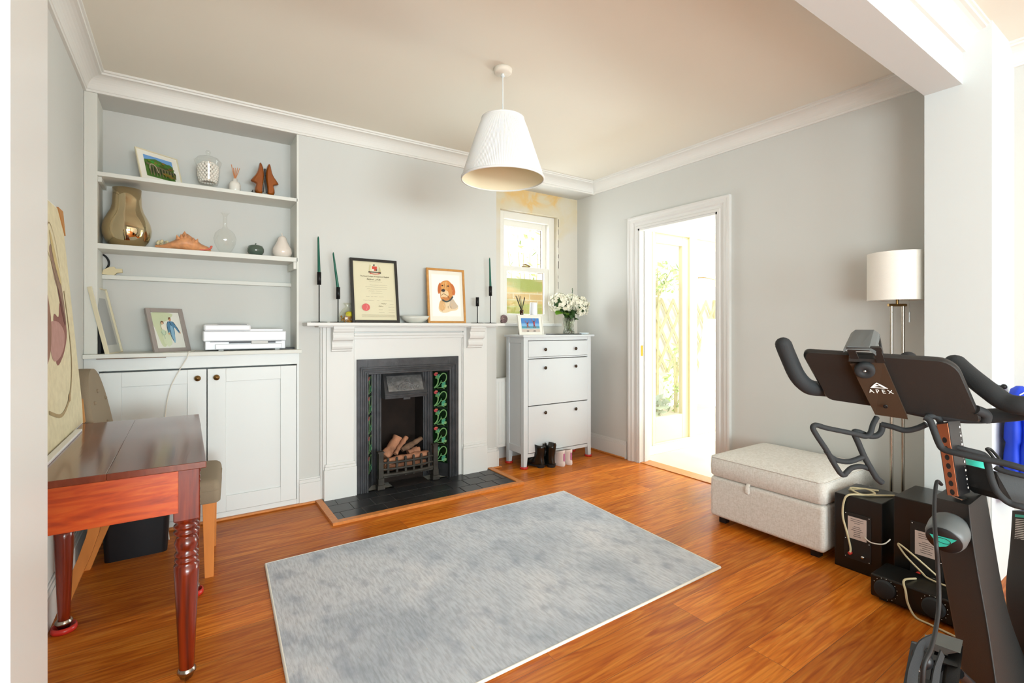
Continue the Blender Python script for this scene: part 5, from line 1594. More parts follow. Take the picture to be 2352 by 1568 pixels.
# ================================================================== OTTOMAN
ox0, ox1, oy0, oy1 = 2.912, 3.575, 1.263, 1.975
ot = thing('ottoman', ((ox0 + ox1) / 2, (oy0 + oy1) / 2, 0), 'oatmeal woven storage ottoman with a padded lid, against the right wall', 'ottoman')
b = MB(); b.box(ox0 + 0.005, ox1 - 0.005, oy0 + 0.005, oy1 - 0.005, 0.045, 0.308); b.build('base', 'ottoman_weave', ot, bevel=0.022, seg=4)
b = MB()
rings = []
def rrect(x0, x1, y0, y1, z, r, n=6):
    pts = []
    for cx, cy, a0 in ((x1 - r, y1 - r, 0), (x0 + r, y1 - r, 90), (x0 + r, y0 + r, 180), (x1 - r, y0 + r, 270)):
        for k in range(n + 1):
            q = R(a0 + 90 * k / n)
            pts.append(Vector((cx + r * math.cos(q), cy + r * math.sin(q), z)))
    return pts
for ins, z in ((0.012, 0.312), (0.002, 0.322), (0.0, 0.37), (0.002, 0.425), (0.010, 0.437), (0.03, 0.447), (0.09, 0.462), (0.2, 0.470), (0.3, 0.472)):
    rings.append(rrect(ox0 + ins, ox1 - ins, oy0 + ins, oy1 - ins, z, max(0.035 - ins * 0.05, 0.01)))
b.loft(rings)
lid = b.build('lid', 'ottoman_weave', ot)
b = MB(); ring = rrect(ox0 + 0.004, ox1 - 0.004, oy0 + 0.004, oy1 - 0.004, 0.434, 0.035); b.tube(ring + ring[:1], 0.0035, 6); b.build('piping', 'ottoman_weave', lid)
b = MB(); b.tube(catmull([(ox0 + 0.004, 1.70, 0.318), (ox0 - 0.012, 1.70, 0.30), (ox0 - 0.016, 1.70, 0.27), (ox0 - 0.008, 1.70, 0.262), (ox0 - 0.002, 1.70, 0.30)], 4), 0.013, 8, flat=0.3); b.build('pull_loop', 'ottoman_weave', lid)
for x in (ox0 + 0.05, ox1 - 0.09):
    for y in (oy0 + 0.05, oy1 - 0.09):
        b = MB(); b.box(x, x + 0.045, y, y + 0.045, 0, 0.048); b.build('foot', 'plastic_black', ot)

# ================================================================== FLOOR LAMP
lx, ly = 3.395, 1.09
fl = thing('floor_lamp', (lx, ly, 0), 'brushed metal twin pole floor lamp with a white drum shade', 'floor lamp')
b = MB(); b.lathe([(0, 0), (0.125, 0), (0.125, 0.012), (0.12, 0.016), (0, 0.018)], (lx, ly, 0), 40); b.build('base', 'nickel', fl)
dxp, dyp = Rt[0] * 0.033, Rt[1] * 0.033
for s in (-1, 1):
    b = MB(); b.tube([(lx + s * dxp, ly + s * dyp, 0.015), (lx + s * dxp, ly + s * dyp, 1.418)], 0.0085, 12); b.build('pole', 'nickel', fl)
b = MB(); b.tube([(lx - 1.55 * dxp, ly - 1.55 * dyp, 1.424), (lx + 1.55 * dxp, ly + 1.55 * dyp, 1.424)], 0.008, 12); b.tube([(lx, ly, 1.43), (lx, ly, 1.47)], 0.007, 10); b.lathe([(0.015, 0), (0.018, 0.01), (0.018, 0.05), (0.0, 0.05)], (lx, ly, 1.46), 16); b.build('top_bar', 'brass', fl)
b = MB(); b.lathe([(0.141, 1.452), (0.141, 1.722)], (lx, ly, 0), 64, cap=False); b.lathe([(0.138, 1.722), (0.138, 1.452)], (lx, ly, 0), 64, cap=False)
b.lathe([(0.138, 1.45), (0.143, 1.45), (0.143, 1.455), (0.138, 1.455), (0.138, 1.45)], (lx, ly, 0), 64, cap=False)
for k in range(3):
    q = 2 * PI * k / 3
    b.tube([(lx, ly, 1.50), (lx + 0.138 * math.cos(q), ly + 0.138 * math.sin(q), 1.50)], 0.002, 6)
b.build('lamp_shade', 'shade_linen', fl)
b = MB(); q = (lx + Rt[0] * 0.07, ly + Rt[1] * 0.07)
b.tube([(lx, ly, 1.475), (q[0], q[1], 1.475), (q[0], q[1], 1.38)], 0.001, 5); b.tube([(q[0], q[1], 1.385), (q[0], q[1], 1.325)], 0.0045, 8); b.build('pull_switch', 'silver', fl)

# ================================================================== SPEAKERS AND AMPLIFIER
def speaker(x0, y0, y1, h, dep, label):
    t = thing('loudspeaker', (x0 + dep / 2, (y0 + y1) / 2, 0), label, 'speaker', 'black speakers by the ottoman')
    b = MB(); b.box(x0, x0 + dep, y0, y1, 0, h); b.build('cabinet', 'speaker_black', t, bevel=0.004)
    w_ = y1 - y0
    ym = (y0 + y1) / 2
    b = MB(); b.box(x0 - 0.004, x0, ym - 0.062, ym + 0.062, h * 0.16, h * 0.78); pl_ = b.build('rear_plate', 'plastic_dark', t, bevel=0.001)
    for yy in (ym - 0.054, ym + 0.054):
        for zz in (h * 0.18, h * 0.42, h * 0.76):
            b = MB(); b.lathe([(0.003, 0), (0.003, 0.002), (0, 0.003)], (x0 - 0.004, yy, zz), 8, axis=(-1, 0, 0)); b.build('screw', 'silver', pl_)
    b = MB(); b.box(x0 - 0.0055, x0 - 0.004, ym - 0.043, ym + 0.043, h * 0.44, h * 0.44 + 0.115); lb = b.build('label', 'label_cream', t)
    b = MB()
    z = h * 0.44 + 0.105
    for k in range(9):
        ww = 0.03 if k < 2 else rr.uniform(0.012, 0.034)
        b.box(x0 - 0.0062, x0 - 0.0055, ym - ww, ym + ww, z - 0.002, z); z -= 0.010 if k != 2 else 0.018
    b.build('print', 'label_ink', lb)
    for yy in (ym - 0.03, ym + 0.03):
        b = MB(); b.lathe([(0.009, 0), (0.009, 0.014), (0.006, 0.02), (0, 0.021)], (x0 - 0.004, yy, h * 0.24), 12, axis=(-1, 0, 0)); b.build('terminal', 'red_plastic' if yy > ym else 'silver', t)
    return t
rr = random.Random(31)
speaker(2.955, 1.012, 1.232, 0.395, 0.27, 'smaller black loudspeaker next to the ottoman, its back panel showing')
speaker(2.945, 0.700, 0.960, 0.455, 0.29, 'larger black loudspeaker behind the exercise bike post')
am = thing('amplifier', (2.83, 0.79, 0), 'low dusty black amplifier with two round dials on the floor', 'amplifier')
ax0, ax1, ay0, ay1, ah = 2.735, 2.925, 0.56, 0.985, 0.118
b = MB(); b.box(ax0, ax1, ay0, ay1, 0.012, ah); b.build('case', 'speaker_black', am, bevel=0.008, seg=3)
b = MB()
for y in (ay0 + 0.04, ay1 - 0.06):
    b.box(ax0 + 0.02, ax0 + 0.05, y, y + 0.03, 0, 0.014); b.box(ax1 - 0.05, ax1 - 0.02, y, y + 0.03, 0, 0.014)
b.build('foot', 'rubber_black', am)
for yy in (0.925, 0.745):
    b = MB(); b.lathe([(0.042, 0), (0.040, 0.016), (0.036, 0.02), (0.0, 0.02)], (ax0, yy, 0.066), 32, axis=(-1, 0, 0)); d = b.build('dial', 'plastic_grey' if 0 else 'foam_black', am)
    b = MB()
    for k in range(11):
        q = PI * 0.1 + PI * 1.3 * k / 10 - 0.5
        b.ball((ax0 - 0.001, yy - 0.048 * math.cos(q - 1.2), 0.066 + 0.048 * math.sin(q - 1.2)), 0.0018, 6, 4)
    b.build('dial_marks', 'white_print', d)
# cables
def cable(name, pts, r, m, label, k=6):
    b = MB(); b.tube(catmull(pts, k), r, 8)
    return tag(b.build(name, m), label, 'cable', None)
cable('speaker_cable', [(3.14, 1.02, 0.400), (3.02, 1.10, 0.402), (2.955, 1.16, 0.40), (2.94, 1.18, 0.36), (2.94, 1.185, 0.28), (2.94, 1.165, 0.2), (2.944, 1.15, 0.12), (2.935, 1.152, 0.095)], 0.0052, 'cream_cable', 'thick cream cable trailing down the back of the smaller loudspeaker')
cable('speaker_cable', [(2.945, 1.085, 0.20), (2.93, 1.05, 0.19), (2.935, 1.0, 0.2), (2.95, 0.975, 0.23)], 0.003, 'white_cable', 'thin white wire crossing from the smaller loudspeaker label to the larger one')
cable('speaker_cable', [(3.05, 1.20, 0.398), (3.10, 1.14, 0.41), (3.06, 1.08, 0.408), (3.0, 1.12, 0.404), (3.05, 1.19, 0.412), (3.16, 1.1, 0.40)], 0.005, 'cream_cable', 'cream cable coiled on top of the smaller loudspeaker')
cable('speaker_cable', [(2.94, 0.78, 0.12), (2.90, 0.86, 0.20), (2.91, 0.93, 0.235), (2.905, 0.90, 0.19), (2.90, 0.84, 0.14), (2.88, 0.80, 0.125), (2.86, 0.70, 0.125)], 0.0042, 'cream_cable', 'cream cable looping behind the amplifier below the larger loudspeaker')
cable('speaker_cable', [(2.84, 0.84, 0.122), (2.76, 0.86, 0.128), (2.715, 0.84, 0.10), (2.71, 0.83, 0.05), (2.70, 0.80, 0.008), (2.69, 0.75, 0.006), (2.68, 0.70, 0.006), (2.665, 0.62, 0.006)], 0.0045, 'cream_cable', 'cream cable running over the amplifier front and onto the floor')

# ================================================================== MAHOGANY TABLE
tx0, tx1, ty0, ty1, TZ = -0.485, 0.060, 1.925, 2.985, 0.85
tb = thing('dining_table', (-0.2, 2.47, 0), 'polished red mahogany table with turned legs against the left wall', 'table')
b = MB(); b.box(-0.200, tx1, ty0, ty1, TZ - 0.022, TZ); b.build('table_top', 'mahogany_top', tb, bevel=0.0025, seg=3)
b = MB(); b.box(tx0, -0.2001, ty0, ty1, TZ - 0.022, TZ); b.build('table_leaf', 'mahogany_top', tb, bevel=0.0025, seg=3)
AY = 2.105
b = MB(); b.box(-0.42, -0.02, AY, AY + 0.02, 0.635, TZ - 0.022); b.build('apron', 'mahogany_apron', tb, bevel=0.001)
b = MB(); b.box(-0.005, 0.013, AY + 0.04, 2.82, 0.635, TZ - 0.022); b.box(-0.44, -0.42, AY + 0.04, 2.82, 0.635, TZ - 0.022); b.box(-0.42, 0.0, 2.83, 2.85, 0.635, TZ - 0.022); b.build('apron', 'mahogany_apron', tb)
def turned_leg(x, y, rs=1.0):
    b = MB(); s = 0.040 * rs; b.box(x - s, x + s, y - s, y + s, 0.60, TZ - 0.022)
    l = b.build('leg', 'mahogany', tb, bevel=0.003)
    prof = [(0.010, 0.03), (0.024, 0.05), (0.026, 0.10), (0.034, 0.28), (0.0395, 0.40), (0.040, 0.43), (0.030, 0.436), (0.037, 0.444), (0.037, 0.452), (0.028, 0.458), (0.038, 0.466), (0.038, 0.472), (0.029, 0.480), (0.036, 0.495), (0.0385, 0.512), (0.032, 0.530), (0.026, 0.536),
            (0.040, 0.545), (0.041, 0.553), (0.030, 0.560), (0.040, 0.568), (0.040, 0.576), (0.030, 0.583), (0.038, 0.590), (0.038, 0.601)]
    b = MB(); b.lathe([(r_ * rs, z) for r_, z in prof], (x, y, 0), 32); b.build('turning', 'mahogany', l)
    b = MB(); b.lathe([(0, 0.012), (0.020, 0.014), (0.026, 0.03), (0.030, 0.034), (0.030, 0.042), (0.025, 0.05)], (x, y, 0), 24); b.lathe([(0.013, -0.008), (0.016, 0), (0.013, 0.008)], (x, y, 0.016), 16, axis=(1, 0, 0)); b.build('castor', 'nickel', l)
turned_leg(0.005, 2.155); turned_leg(0.032, 2.83, 0.8); turned_leg(-0.43, 2.80, 0.85); turned_leg(-0.43, 2.155)
for x, y, nm in ((0.032, 2.83, 'far right'), (-0.43, 2.80, 'far left')):
    b = MB(); b.lathe([(0, 0), (0.042, 0), (0.045, 0.008), (0.042, 0.024), (0.037, 0.024), (0.036, 0.008), (0, 0.008)], (x, y, 0), 24)
    tag(b.build('furniture_cup', 'red_cup'), 'red castor cup under the %s leg of the mahogany table' % nm, 'castor cup', 'red cups under the table')

# ================================================================== PAINTING ON THE TABLE
ccz = (-0.394, 2.10, TZ)
TP = Matrix.Translation(ccz) @ Matrix.Rotation(R(90), 4, 'Z') @ Matrix.Rotation(-R(4.6), 4, 'X')
cv = thing('canvas_painting', ccz, 'large cream canvas painted with brown and maroon shapes, leaning on the left wall', 'painting')
CW, CHH = 0.94, 0.985
b = MB(TP); b.box(0, CW, 0.002, 0.022, 0.0, CHH); b.build('stretcher', 'canvas_edge', cv, bevel=0.002)
a = Art(TP @ Matrix.Translation((0.004, 0.0015, 0.004)), CW - 0.008, CHH - 0.008)
a.rect((226, 214, 178), 0, 0, 1, 1)
a.blob((150, 122, 104), [(0.62, 0.78), (0.70, 0.80), (0.78, 0.68), (0.82, 0.55), (0.80, 0.42), (0.76, 0.48), (0.72, 0.60), (0.66, 0.66)])
a.blob((142, 92, 82), [(0.56, 0.50), (0.66, 0.50), (0.72, 0.56), (0.80, 0.46), (0.78, 0.40), (0.66, 0.33), (0.52, 0.31)])
a.blob((186, 142, 132), [(0.45, 0.46), (0.62, 0.48), (0.74, 0.44), (0.72, 0.38), (0.60, 0.33), (0.46, 0.33)])
a.blob((206, 184, 130), [(0.66, 0.86), (0.70, 0.84), (0.80, 0.66), (0.76, 0.66), (0.68, 0.76)])
a.blob((110, 64, 56), [(0.70, 0.62), (0.74, 0.60), (0.80, 0.48), (0.76, 0.48)])
for pts, w_ in (([(0.84, 0.62), (0.86, 0.45), (0.84, 0.30), (0.76, 0.19), (0.66, 0.13), (0.5, 0.10), (0.3, 0.14)], 0.014), ([(0.60, 0.86), (0.68, 0.90), (0.76, 0.84), (0.80, 0.72)], 0.004), ([(0.5, 0.8), (0.62, 0.74), (0.74, 0.60)], 0.005)):
    a.line((172, 148, 106), pts, w_)
a.blob((150, 110, 90), [(0.2, 0.3), (0.4, 0.34), (0.5, 0.5), (0.42, 0.7), (0.25, 0.72), (0.12, 0.5)])
a.ell((172, 140, 96), 0.70, 0.15, 0.03, 0.015, 12, 0.5, 0.5)
a.build('painted_surface', 'painted_canvas', cv)
b = MB(TP)
b.prism([(CW - 0.10, -0.003, CHH + 0.003), (CW + 0.003, -0.003, CHH + 0.003), (CW + 0.003, -0.003, CHH - 0.11)], (0, 0.03, 0))
b.prism([(CW - 0.035, -0.003, -0.001), (CW + 0.004, -0.003, -0.001), (CW + 0.004, -0.003, 0.11)], (0, 0.03, 0))
b.build('cardboard_corner', 'cardboard', cv)
b = MB(); b.box(-0.390, -0.368, 2.10, 2.78, TZ, TZ + 0.010)
tag(b.build('white_strip', 'canvas_edge', bevel=0.002), 'thin white batten lying on the table along the foot of the canvas', 'batten')

# ================================================================== CHAIR BEHIND THE TABLE
chc = (-0.115, 3.21, 0)
TCH = Matrix.Translation(chc) @ Matrix.Rotation(R(-4), 4, 'Z')
ch = thing('dining_chair', chc, 'taupe upholstered dining chair with a buttoned back and oak legs, tucked behind the mahogany table', 'chair')
b = MB(TCH)
rings = []
def rr2(x0, x1, y0, y1, z, r):
    return rrect(x0, x1, y0, y1, z, r)
for ins, z in ((0.006, 0.385), (0, 0.392), (0, 0.455), (0.002, 0.475), (0.008, 0.492), (0.02, 0.503), (0.05, 0.512), (0.12, 0.518)):
    rings.append(rr2(-0.25 + ins, 0.285 - ins, -0.235 + ins, 0.235 - ins, z, max(0.03 - 0.1 * ins, 0.008)))
b.loft(rings); st_ = b.build('seat', 'chair_fabric', ch)
b = MB(TCH); ring = rr2(-0.248, 0.284, -0.234, 0.234, 0.452, 0.03); b.tube(ring + ring[:1], 0.003, 6); b.build('piping', 'chair_fabric', st_)
b = MB(TCH)
rings = []
outl = [(-0.21, 0.46), (-0.212, 0.70), (-0.205, 0.85), (-0.18, 0.96), (-0.13, 1.04), (-0.07, 1.08), (0, 1.09), (0.07, 1.08), (0.13, 1.04), (0.18, 0.96), (0.205, 0.85), (0.212, 0.70), (0.21, 0.46)]
def backring(dx, k):
    return [Vector((-0.235 - (z - 0.46) * 0.17 + dx, y * k + 0.03, 0.46 + (z - 0.46) * (0.97 + 0.03 * k))) for y, z in outl]
b.loft([backring(0.0, 0.93), backring(0.012, 1.0), backring(0.045, 1.0), backring(0.060, 0.93)])
bk = b.build('backrest', 'chair_fabric', ch, sub=1)
for y, z in ((0.13, 0.92), (0.0, 0.97), (-0.1, 0.92), (0.07, 0.80), (-0.06, 0.80)):
    b = MB(TCH); b.ball((-0.235 - (z - 0.46) * 0.17 + 0.06, y + 0.03, z), 0.010, 10, 6); b.build('button', 'chair_fabric', bk)
for y in (-0.205, 0.205):
    b = MB(TCH); b.loft([[(0.215, y - 0.016, 0), (0.255, y - 0.016, 0), (0.255, y + 0.016, 0), (0.215, y + 0.016, 0)], [(0.205, y - 0.022, 0.39), (0.26, y - 0.022, 0.39), (0.26, y + 0.022, 0.39), (0.205, y + 0.022, 0.39)]], smooth=False)
    b.build('leg', 'oak_leg', ch, bevel=0.002)
    b = MB(TCH); b.loft([[(x - 0.02, y - 0.016, z), (x + 0.025, y - 0.016, z), (x + 0.025, y + 0.016, z), (x - 0.02, y + 0.016, z)] for x, z in ((-0.345, 0), (-0.31, 0.10), (-0.265, 0.22), (-0.235, 0.32), (-0.22, 0.40))], smooth=False)
    b.build('leg', 'oak_leg', ch, bevel=0.002)
sb = thing('storage_box', (-0.235, 3.62, 0), 'black plastic box on the floor under the table by the cupboard', 'box')
b = MB(); b.loft([rrect(-0.37, -0.085, 3.46, 3.765, 0, 0.03), rrect(-0.385, -0.07, 3.445, 3.775, 0.33, 0.03)], cap=True); b.build('bin_body', 'box_black', sb, bevel=0.004)
b = MB(); b.loft([rrect(-0.39, -0.065, 3.44, 3.78, 0.33, 0.03), rrect(-0.39, -0.065, 3.44, 3.78, 0.345, 0.03)]); b.build('lid', 'box_black', sb, bevel=0.003)

# ================================================================== EXERCISE BIKE
def Wd(p):
    return tuple(p)
bo = P(2215, 1568, 1.42); bo.z = 0
bike = thing('exercise_bike', tuple(bo), 'black indoor exercise bike with tablet holder and bullhorn handlebars, cut off by the right edge', 'exercise bike')
def bt(name, pts, r, m, parent=bike, k=6, n=14, **kw):
    b = MB(); pp = catmull([P(*p) for p in pts], k)
    if isinstance(r, (list, tuple)):
        rs = []
        for i in range(len(pp)):
            t = i / (len(pp) - 1) * (len(r) - 1); j = min(int(t), len(r) - 2)
            rs.append(r[j] + (r[j + 1] - r[j]) * (t - j))
    else:
        rs = r
    b.tube(pp, rs, n)
    return b.build(name, m, parent, **kw)
def grip(name, pts, r):
    o = bt(name, pts, r, 'foam_black')
    p0, p1 = P(*pts[0]), P(*pts[1])
    b = MB(); b.ball(p0, r, 14, 8, sz=0.9); b.build('grip_end', 'foam_black', o)
grip('handlebar', [(1799, 790, 1.64), (1812, 822, 1.64), (1832, 864, 1.63), (1858, 888, 1.64), (1892, 893, 1.68), (1960, 898, 1.72), (2040, 905, 1.72)], 0.0255)
grip('handlebar', [(2193, 832, 1.52), (2222, 858, 1.48), (2270, 896, 1.42), (2312, 924, 1.38), (2360, 932, 1.34), (2430, 932, 1.32)], 0.0265)
grip('handlebar', [(2086, 822, 1.74), (2076, 850, 1.72), (2066, 890, 1.68), (2060, 930, 1.62)], 0.0255)
grip('handlebar', [(2420, 932, 1.32), (2330, 950, 1.45), (2200, 955, 1.55), (2060, 930, 1.60)], 0.022)
# tablet tray
TLc, TRc, BLc, BRc = P(1838, 803, 1.60), P(2196, 826, 1.38), P(1900, 914, 1.63), P(2258, 968, 1.41)
nrm = (TRc - TLc).cross(BLc - TLc).normalized()
if nrm.dot(P(2050, 880, 1.0) - P(2050, 880, 1.5)) < 0:
    nrm = -nrm
def bil(s, t):
    return TLc * (1 - s) * (1 - t) + TRc * s * (1 - t) + BLc * (1 - s) * t + BRc * s * t
ring = []
for cs, ct, a0 in ((0.07, 0.16, 180), (0.90, 0.20, 270), (0.965, 0.90, 0), (0.035, 0.92, 90)):
    rs_, rt_ = (cs if cs < 0.5 else 1 - cs), (ct if ct < 0.5 else 1 - ct)
    for k in range(7):
        q = R(a0 + 90 * k / 6)
        ring.append((cs + rs_ * math.cos(q), ct + rt_ * math.sin(q)))
def ringat(off, sc=1.0):
    return [bil(0.5 + (s - 0.5) * sc, 0.5 + (t - 0.5) * sc) + nrm * off for s, t in ring]
b = MB(); b.loft([ringat(-0.014, 0.97), ringat(-0.010, 1.0), ringat(0.004, 1.0), ringat(0.010, 0.97)])
tray = b.build('tablet_tray', 'plastic_dark', bike)
b = MB(); b.prism([bil(0.03, 0.93) - nrm * 0.005, bil(1.0, 0.92) - nrm * 0.005, bil(1.0, 1.0) - nrm * 0.005, bil(0.03, 1.02) - nrm * 0.005], -nrm * 0.045)
b.build('tray_lip', 'foam_black', tray, bevel=0.008, seg=3)
b = MB(); pp = catmull([bil(0.985, 0.80) + nrm * 0.002, bil(1.03, 0.90) - nrm * 0.01, bil(1.01, 1.02) - nrm * 0.01], 5); b.tube(pp, 0.014, 10); b.build('tray_stop', 'foam_black', tray)
# APEX bracket
wB = lambda s, t: bil(s, t)
c1, c2, c3, c4 = P(1952, 835, 1.505), P(2029, 832, 1.455), P(2086, 963, 1.475), P(2010, 952, 1.525)
bn = (c2 - c1).cross(c4 - c1).normalized()
if bn.dot(nrm) < 0:
    bn = -bn
b = MB(); b.prism([c1, c2, c3, c4], -bn * 0.02)
br_ = b.build('tray_bracket', 'bracket_brown', bike, bevel=0.004)
ex = (c2 - c1 + c3 - c4).normalized()
ez = ((c1 - c4) - ex * (c1 - c4).dot(ex)).normalized()
shear_up = (c1 - c4 + c2 - c3).normalized()
nz = ex.cross(shear_up).normalized()
def TX(p, x=ex, y=shear_up, z=None):
    z = z or nz
    return Matrix(((x.x, y.x, z.x, p.x), (x.y, y.y, z.y, p.y), (x.z, y.z, z.z, p.z), (0, 0, 0, 1)))
pc = (c1 * 0.46 + c2 * 0.54) * 0.47 + (c4 * 0.46 + c3 * 0.54) * 0.53 + bn * 0.0012
T = TX(pc)
text_mesh('lettering', 'A P E X', T @ Matrix.Translation((0, -0.004, 0)), 0.0185, 'white_print', br_)
b = MB(T)
b.add([(-0.022, 0.014, 0.0006), (0.022, 0.014, 0.0006), (0.010, 0.026, 0.0006), (0.0, 0.034, 0.0006), (-0.008, 0.028, 0.0006)], [(0, 1, 2, 3, 4)])
b.build('logo', 'white_print', br_)
b = MB(T); b.add([(-0.012, 0.018, 0.0009), (0.014, 0.016, 0.0009), (0.004, 0.023, 0.0009)], [(0, 1, 2)]); b.add([(-0.006, 0.026, 0.0009), (0.004, 0.024, 0.0009), (0.001, 0.030, 0.0009)], [(0, 1, 2)]); b.build('logo_gap', 'bracket_brown', br_)
b = MB(); pcb = P(2034, 933, 1.487) ; b.lathe([(0.006, 0), (0.006, 0.002), (0.003, 0.003), (0, 0.001)], pcb, 12, axis=bn); b.build('bolt', 'black_metal', br_)
kc = P(1986, 850, 1.480)
b = MB(); b.lathe([(0.0, -0.010), (0.025, -0.010), (0.026, -0.004), (0.026, 0.006), (0.022, 0.010), (0.010, 0.010), (0.008, 0.007), (0.0, 0.007)], kc, 28, axis=(bn + Vector((0, 0, -0.1))).normalized()); kn = b.build('clamp_knob', 'foam_black', br_)
b = MB(); b.lathe([(0.004, 0), (0.0, 0.003)], kc + bn * 0.008, 10, axis=bn); b.build('screw', 'silver', kn)
# phone clamp on top of the bracket
q1, q2, q3, q4 = P(1955, 757, 1.56), P(2021, 757, 1.51), P(2012, 798, 1.43), P(1937, 794, 1.48)
rt_edge = P(2030, 774, 1.46)
b = MB()
pb = [q4, q1]
fr_, bk_ = [], []
for t in (0, 0.15, 0.5, 0.8, 0.95, 1.0):
    drop = 0.014 * max(0, (t - 0.8) / 0.2) ** 1.5 + (0.010 * max(0, (0.15 - t) / 0.15) ** 2)
    fr_.append(q4.lerp(q3, t) - Vector((0, 0, drop))); bk_.append(q1.lerp(q2, t) - Vector((0, 0, drop)))
b.loft([fr_, bk_, [p - Vector((0, 0, 0.010)) for p in bk_], [p - Vector((0, 0, 0.010)) for p in fr_], fr_], cap=False, smooth=False, closed=False)
for arr in (fr_, bk_):
    pass
cl = b.build('clamp_top', 'plastic_grey', bike)
b = MB()
def plank(a_, c_, w1, d):
    side = ex * w1
    b.prism([a_, a_ + side, c_ + side, c_], d)
dpt = bn * -0.012
plank(P(1943, 799, 1.475), P(1957, 830, 1.50), 0.020, dpt)
plank(P(2004, 803, 1.437), P(2014, 833, 1.457), 0.020, dpt)
plank(P(1943, 798, 1.474), P(1946, 806, 1.478), 0.085, dpt)
b.prism([P(1950, 822, 1.497), P(2030, 826, 1.447), P(2029, 834, 1.451), P(1949, 830, 1.50)], -bn * 0.028)
b.build('clamp_arm', 'plastic_dark', cl, bevel=0.002)
b = MB(); plank(P(2018, 790, 1.50), P(2026, 828, 1.50), 0.006, -bn * 0.05); b.build('clamp_side', 'plastic_dark', cl)
# bottle cages (bent tube)
t1 = [(1992, 1000, 1.50), (1964, 996, 1.49), (1900, 983, 1.47), (1875, 976, 1.46), (1867, 982, 1.455), (1876, 1000, 1.455), (1898, 1033, 1.46), (1912, 1058, 1.465), (1930, 1086, 1.47), (1939, 1090, 1.47), (1944, 1085, 1.47), (1957, 1074, 1.48), (1979, 1071, 1.50), (1998, 1077, 1.51)]
bt('left_cage', [(2014, 958, 1.53), (2005, 975, 1.52), (1999, 994, 1.51), (1988, 1002, 1.50)] + t1[1:], 0.0078, 'foam_black', n=10)
bt('left_cage', [(2028, 972, 1.53), (2024, 990, 1.53), (2014, 1000, 1.53), (1996, 1001, 1.53), (1972, 992, 1.52), (1962, 994, 1.50), (1972, 1018, 1.50), (1985, 1048, 1.50), (2004, 1082, 1.50), (2014, 1098, 1.50), (2026, 1108, 1.50)], 0.0088, 'foam_black', n=10)
bt('left_cage', [(1898, 1035, 1.46), (1910, 1050, 1.47), (1928, 1058, 1.48), (1954, 1059, 1.50), (1984, 1048, 1.50)], 0.0080, 'foam_black', n=10)
bt('cage_bridge', [(2024, 974, 1.53), (2050, 980, 1.51), (2078, 988, 1.49), (2104, 984, 1.47), (2128, 974, 1.45)], 0.0085, 'foam_black', n=10)
bt('right_cage', [(2124, 958, 1.44), (2136, 966, 1.43), (2146, 990, 1.42), (2156, 1016, 1.41), (2168, 1032, 1.40), (2205, 1042, 1.37), (2250, 1052, 1.34), (2300, 1062, 1.31), (2352, 1076, 1.28), (2420, 1096, 1.26)], 0.0088, 'foam_black', n=10)
bt('right_cage', [(2128, 957, 1.47), (2150, 956, 1.47), (2162, 975, 1.47), (2172, 1005, 1.47), (2184, 1022, 1.46), (2220, 1033, 1.44), (2255, 1042, 1.43), (2268, 1052, 1.42)], 0.0085, 'foam_black', n=10)
bt('right_cage', [(2268, 1062, 1.36), (2272, 1080, 1.35), (2280, 1108, 1.34), (2294, 1134, 1.33), (2318, 1154, 1.32), (2352, 1164, 1.30), (2420, 1170, 1.28)], 0.0085, 'foam_black', n=10)
bt('right_cage', [(2285, 1072, 1.37), (2300, 1080, 1.36), (2352, 1093, 1.33), (2420, 1106, 1.3)], 0.007, 'foam_black', n=10)
b = MB(); b.prism([P(2287, 1082, 1.40), P(2420, 1115, 1.34), P(2420, 1165, 1.34), P(2330, 1158, 1.37), P(2300, 1135, 1.39)], Vector((0.03, 0.09, 0))); b.build('weight_cradle', 'plastic_dark', bike, bevel=0.004)
bt('brake_lever', [(2290, 1062, 1.42), (2272, 1038, 1.44), (2266, 1031, 1.45), (2276, 1032, 1.45), (2296, 1054, 1.43)], 0.004, 'plastic_dark', n=8)
# perforated adjustment post
A_, B_, C_2, D_ = (2149, 972, 1.475), (2178, 968, 1.43), (2206, 966, 1.475), (2178, 969, 1.52)
A2, B2, C22, D2 = (2174, 1136, 1.465), (2203, 1140, 1.42), (2229, 1130, 1.465), (2200, 1128, 1.51)
b = MB(); b.loft([[P(*A2), P(*B2), P(*C22), P(*D2)], [P(*A_), P(*B_), P(*C_2), P(*D_)]], smooth=False); ps = b.build('adjustment_post', 'plastic_black', bike, bevel=0.003)
fa, fb, fc, fd = P(*A2), P(*B2), P(*B_), P(*A_)
fn = (fb - fa).cross(fd - fa).normalized()
if fn.dot(P(2180, 1050, 1.0) - P(2180, 1050, 1.45)) < 0:
    fn = -fn
def fpt(s, t):
    return (fa * (1 - s) + fb * s) * (1 - t) + (fd * (1 - s) + fc * s) * t
b = MB(); b.prism([fpt(0.12, 0.0) + fn * 0.0012, fpt(0.95, 0.0) + fn * 0.0012, fpt(0.95, 0.98) + fn * 0.0012, fpt(0.12, 0.98) + fn * 0.0012], -fn * 0.001); b.build('bronze_face', 'bronze_strip', ps)
ux = (fb - fa).normalized(); uy = (fd - fa).normalized()
for k in range(7):
    c = fpt(0.55, 0.05 + k * 0.118) + fn * 0.0018
    b = MB(); b.add([c + ux * 0.0085 * math.cos(2 * PI * j / 20) + uy * 0.0085 * math.sin(2 * PI * j / 20) for j in range(20)], [tuple(range(20))]); b.build('peg_hole', 'rubber_black', ps)
b = MB()
ga, gb2, gc_, gd_ = P(*B2), P(*C22), P(*C_2), P(*B_)
gn = (gb2 - ga).cross(gd_ - ga).normalized()
if gn.dot(P(2210, 1050, 1.0) - P(2210, 1050, 1.45)) < 0:
    gn = -gn
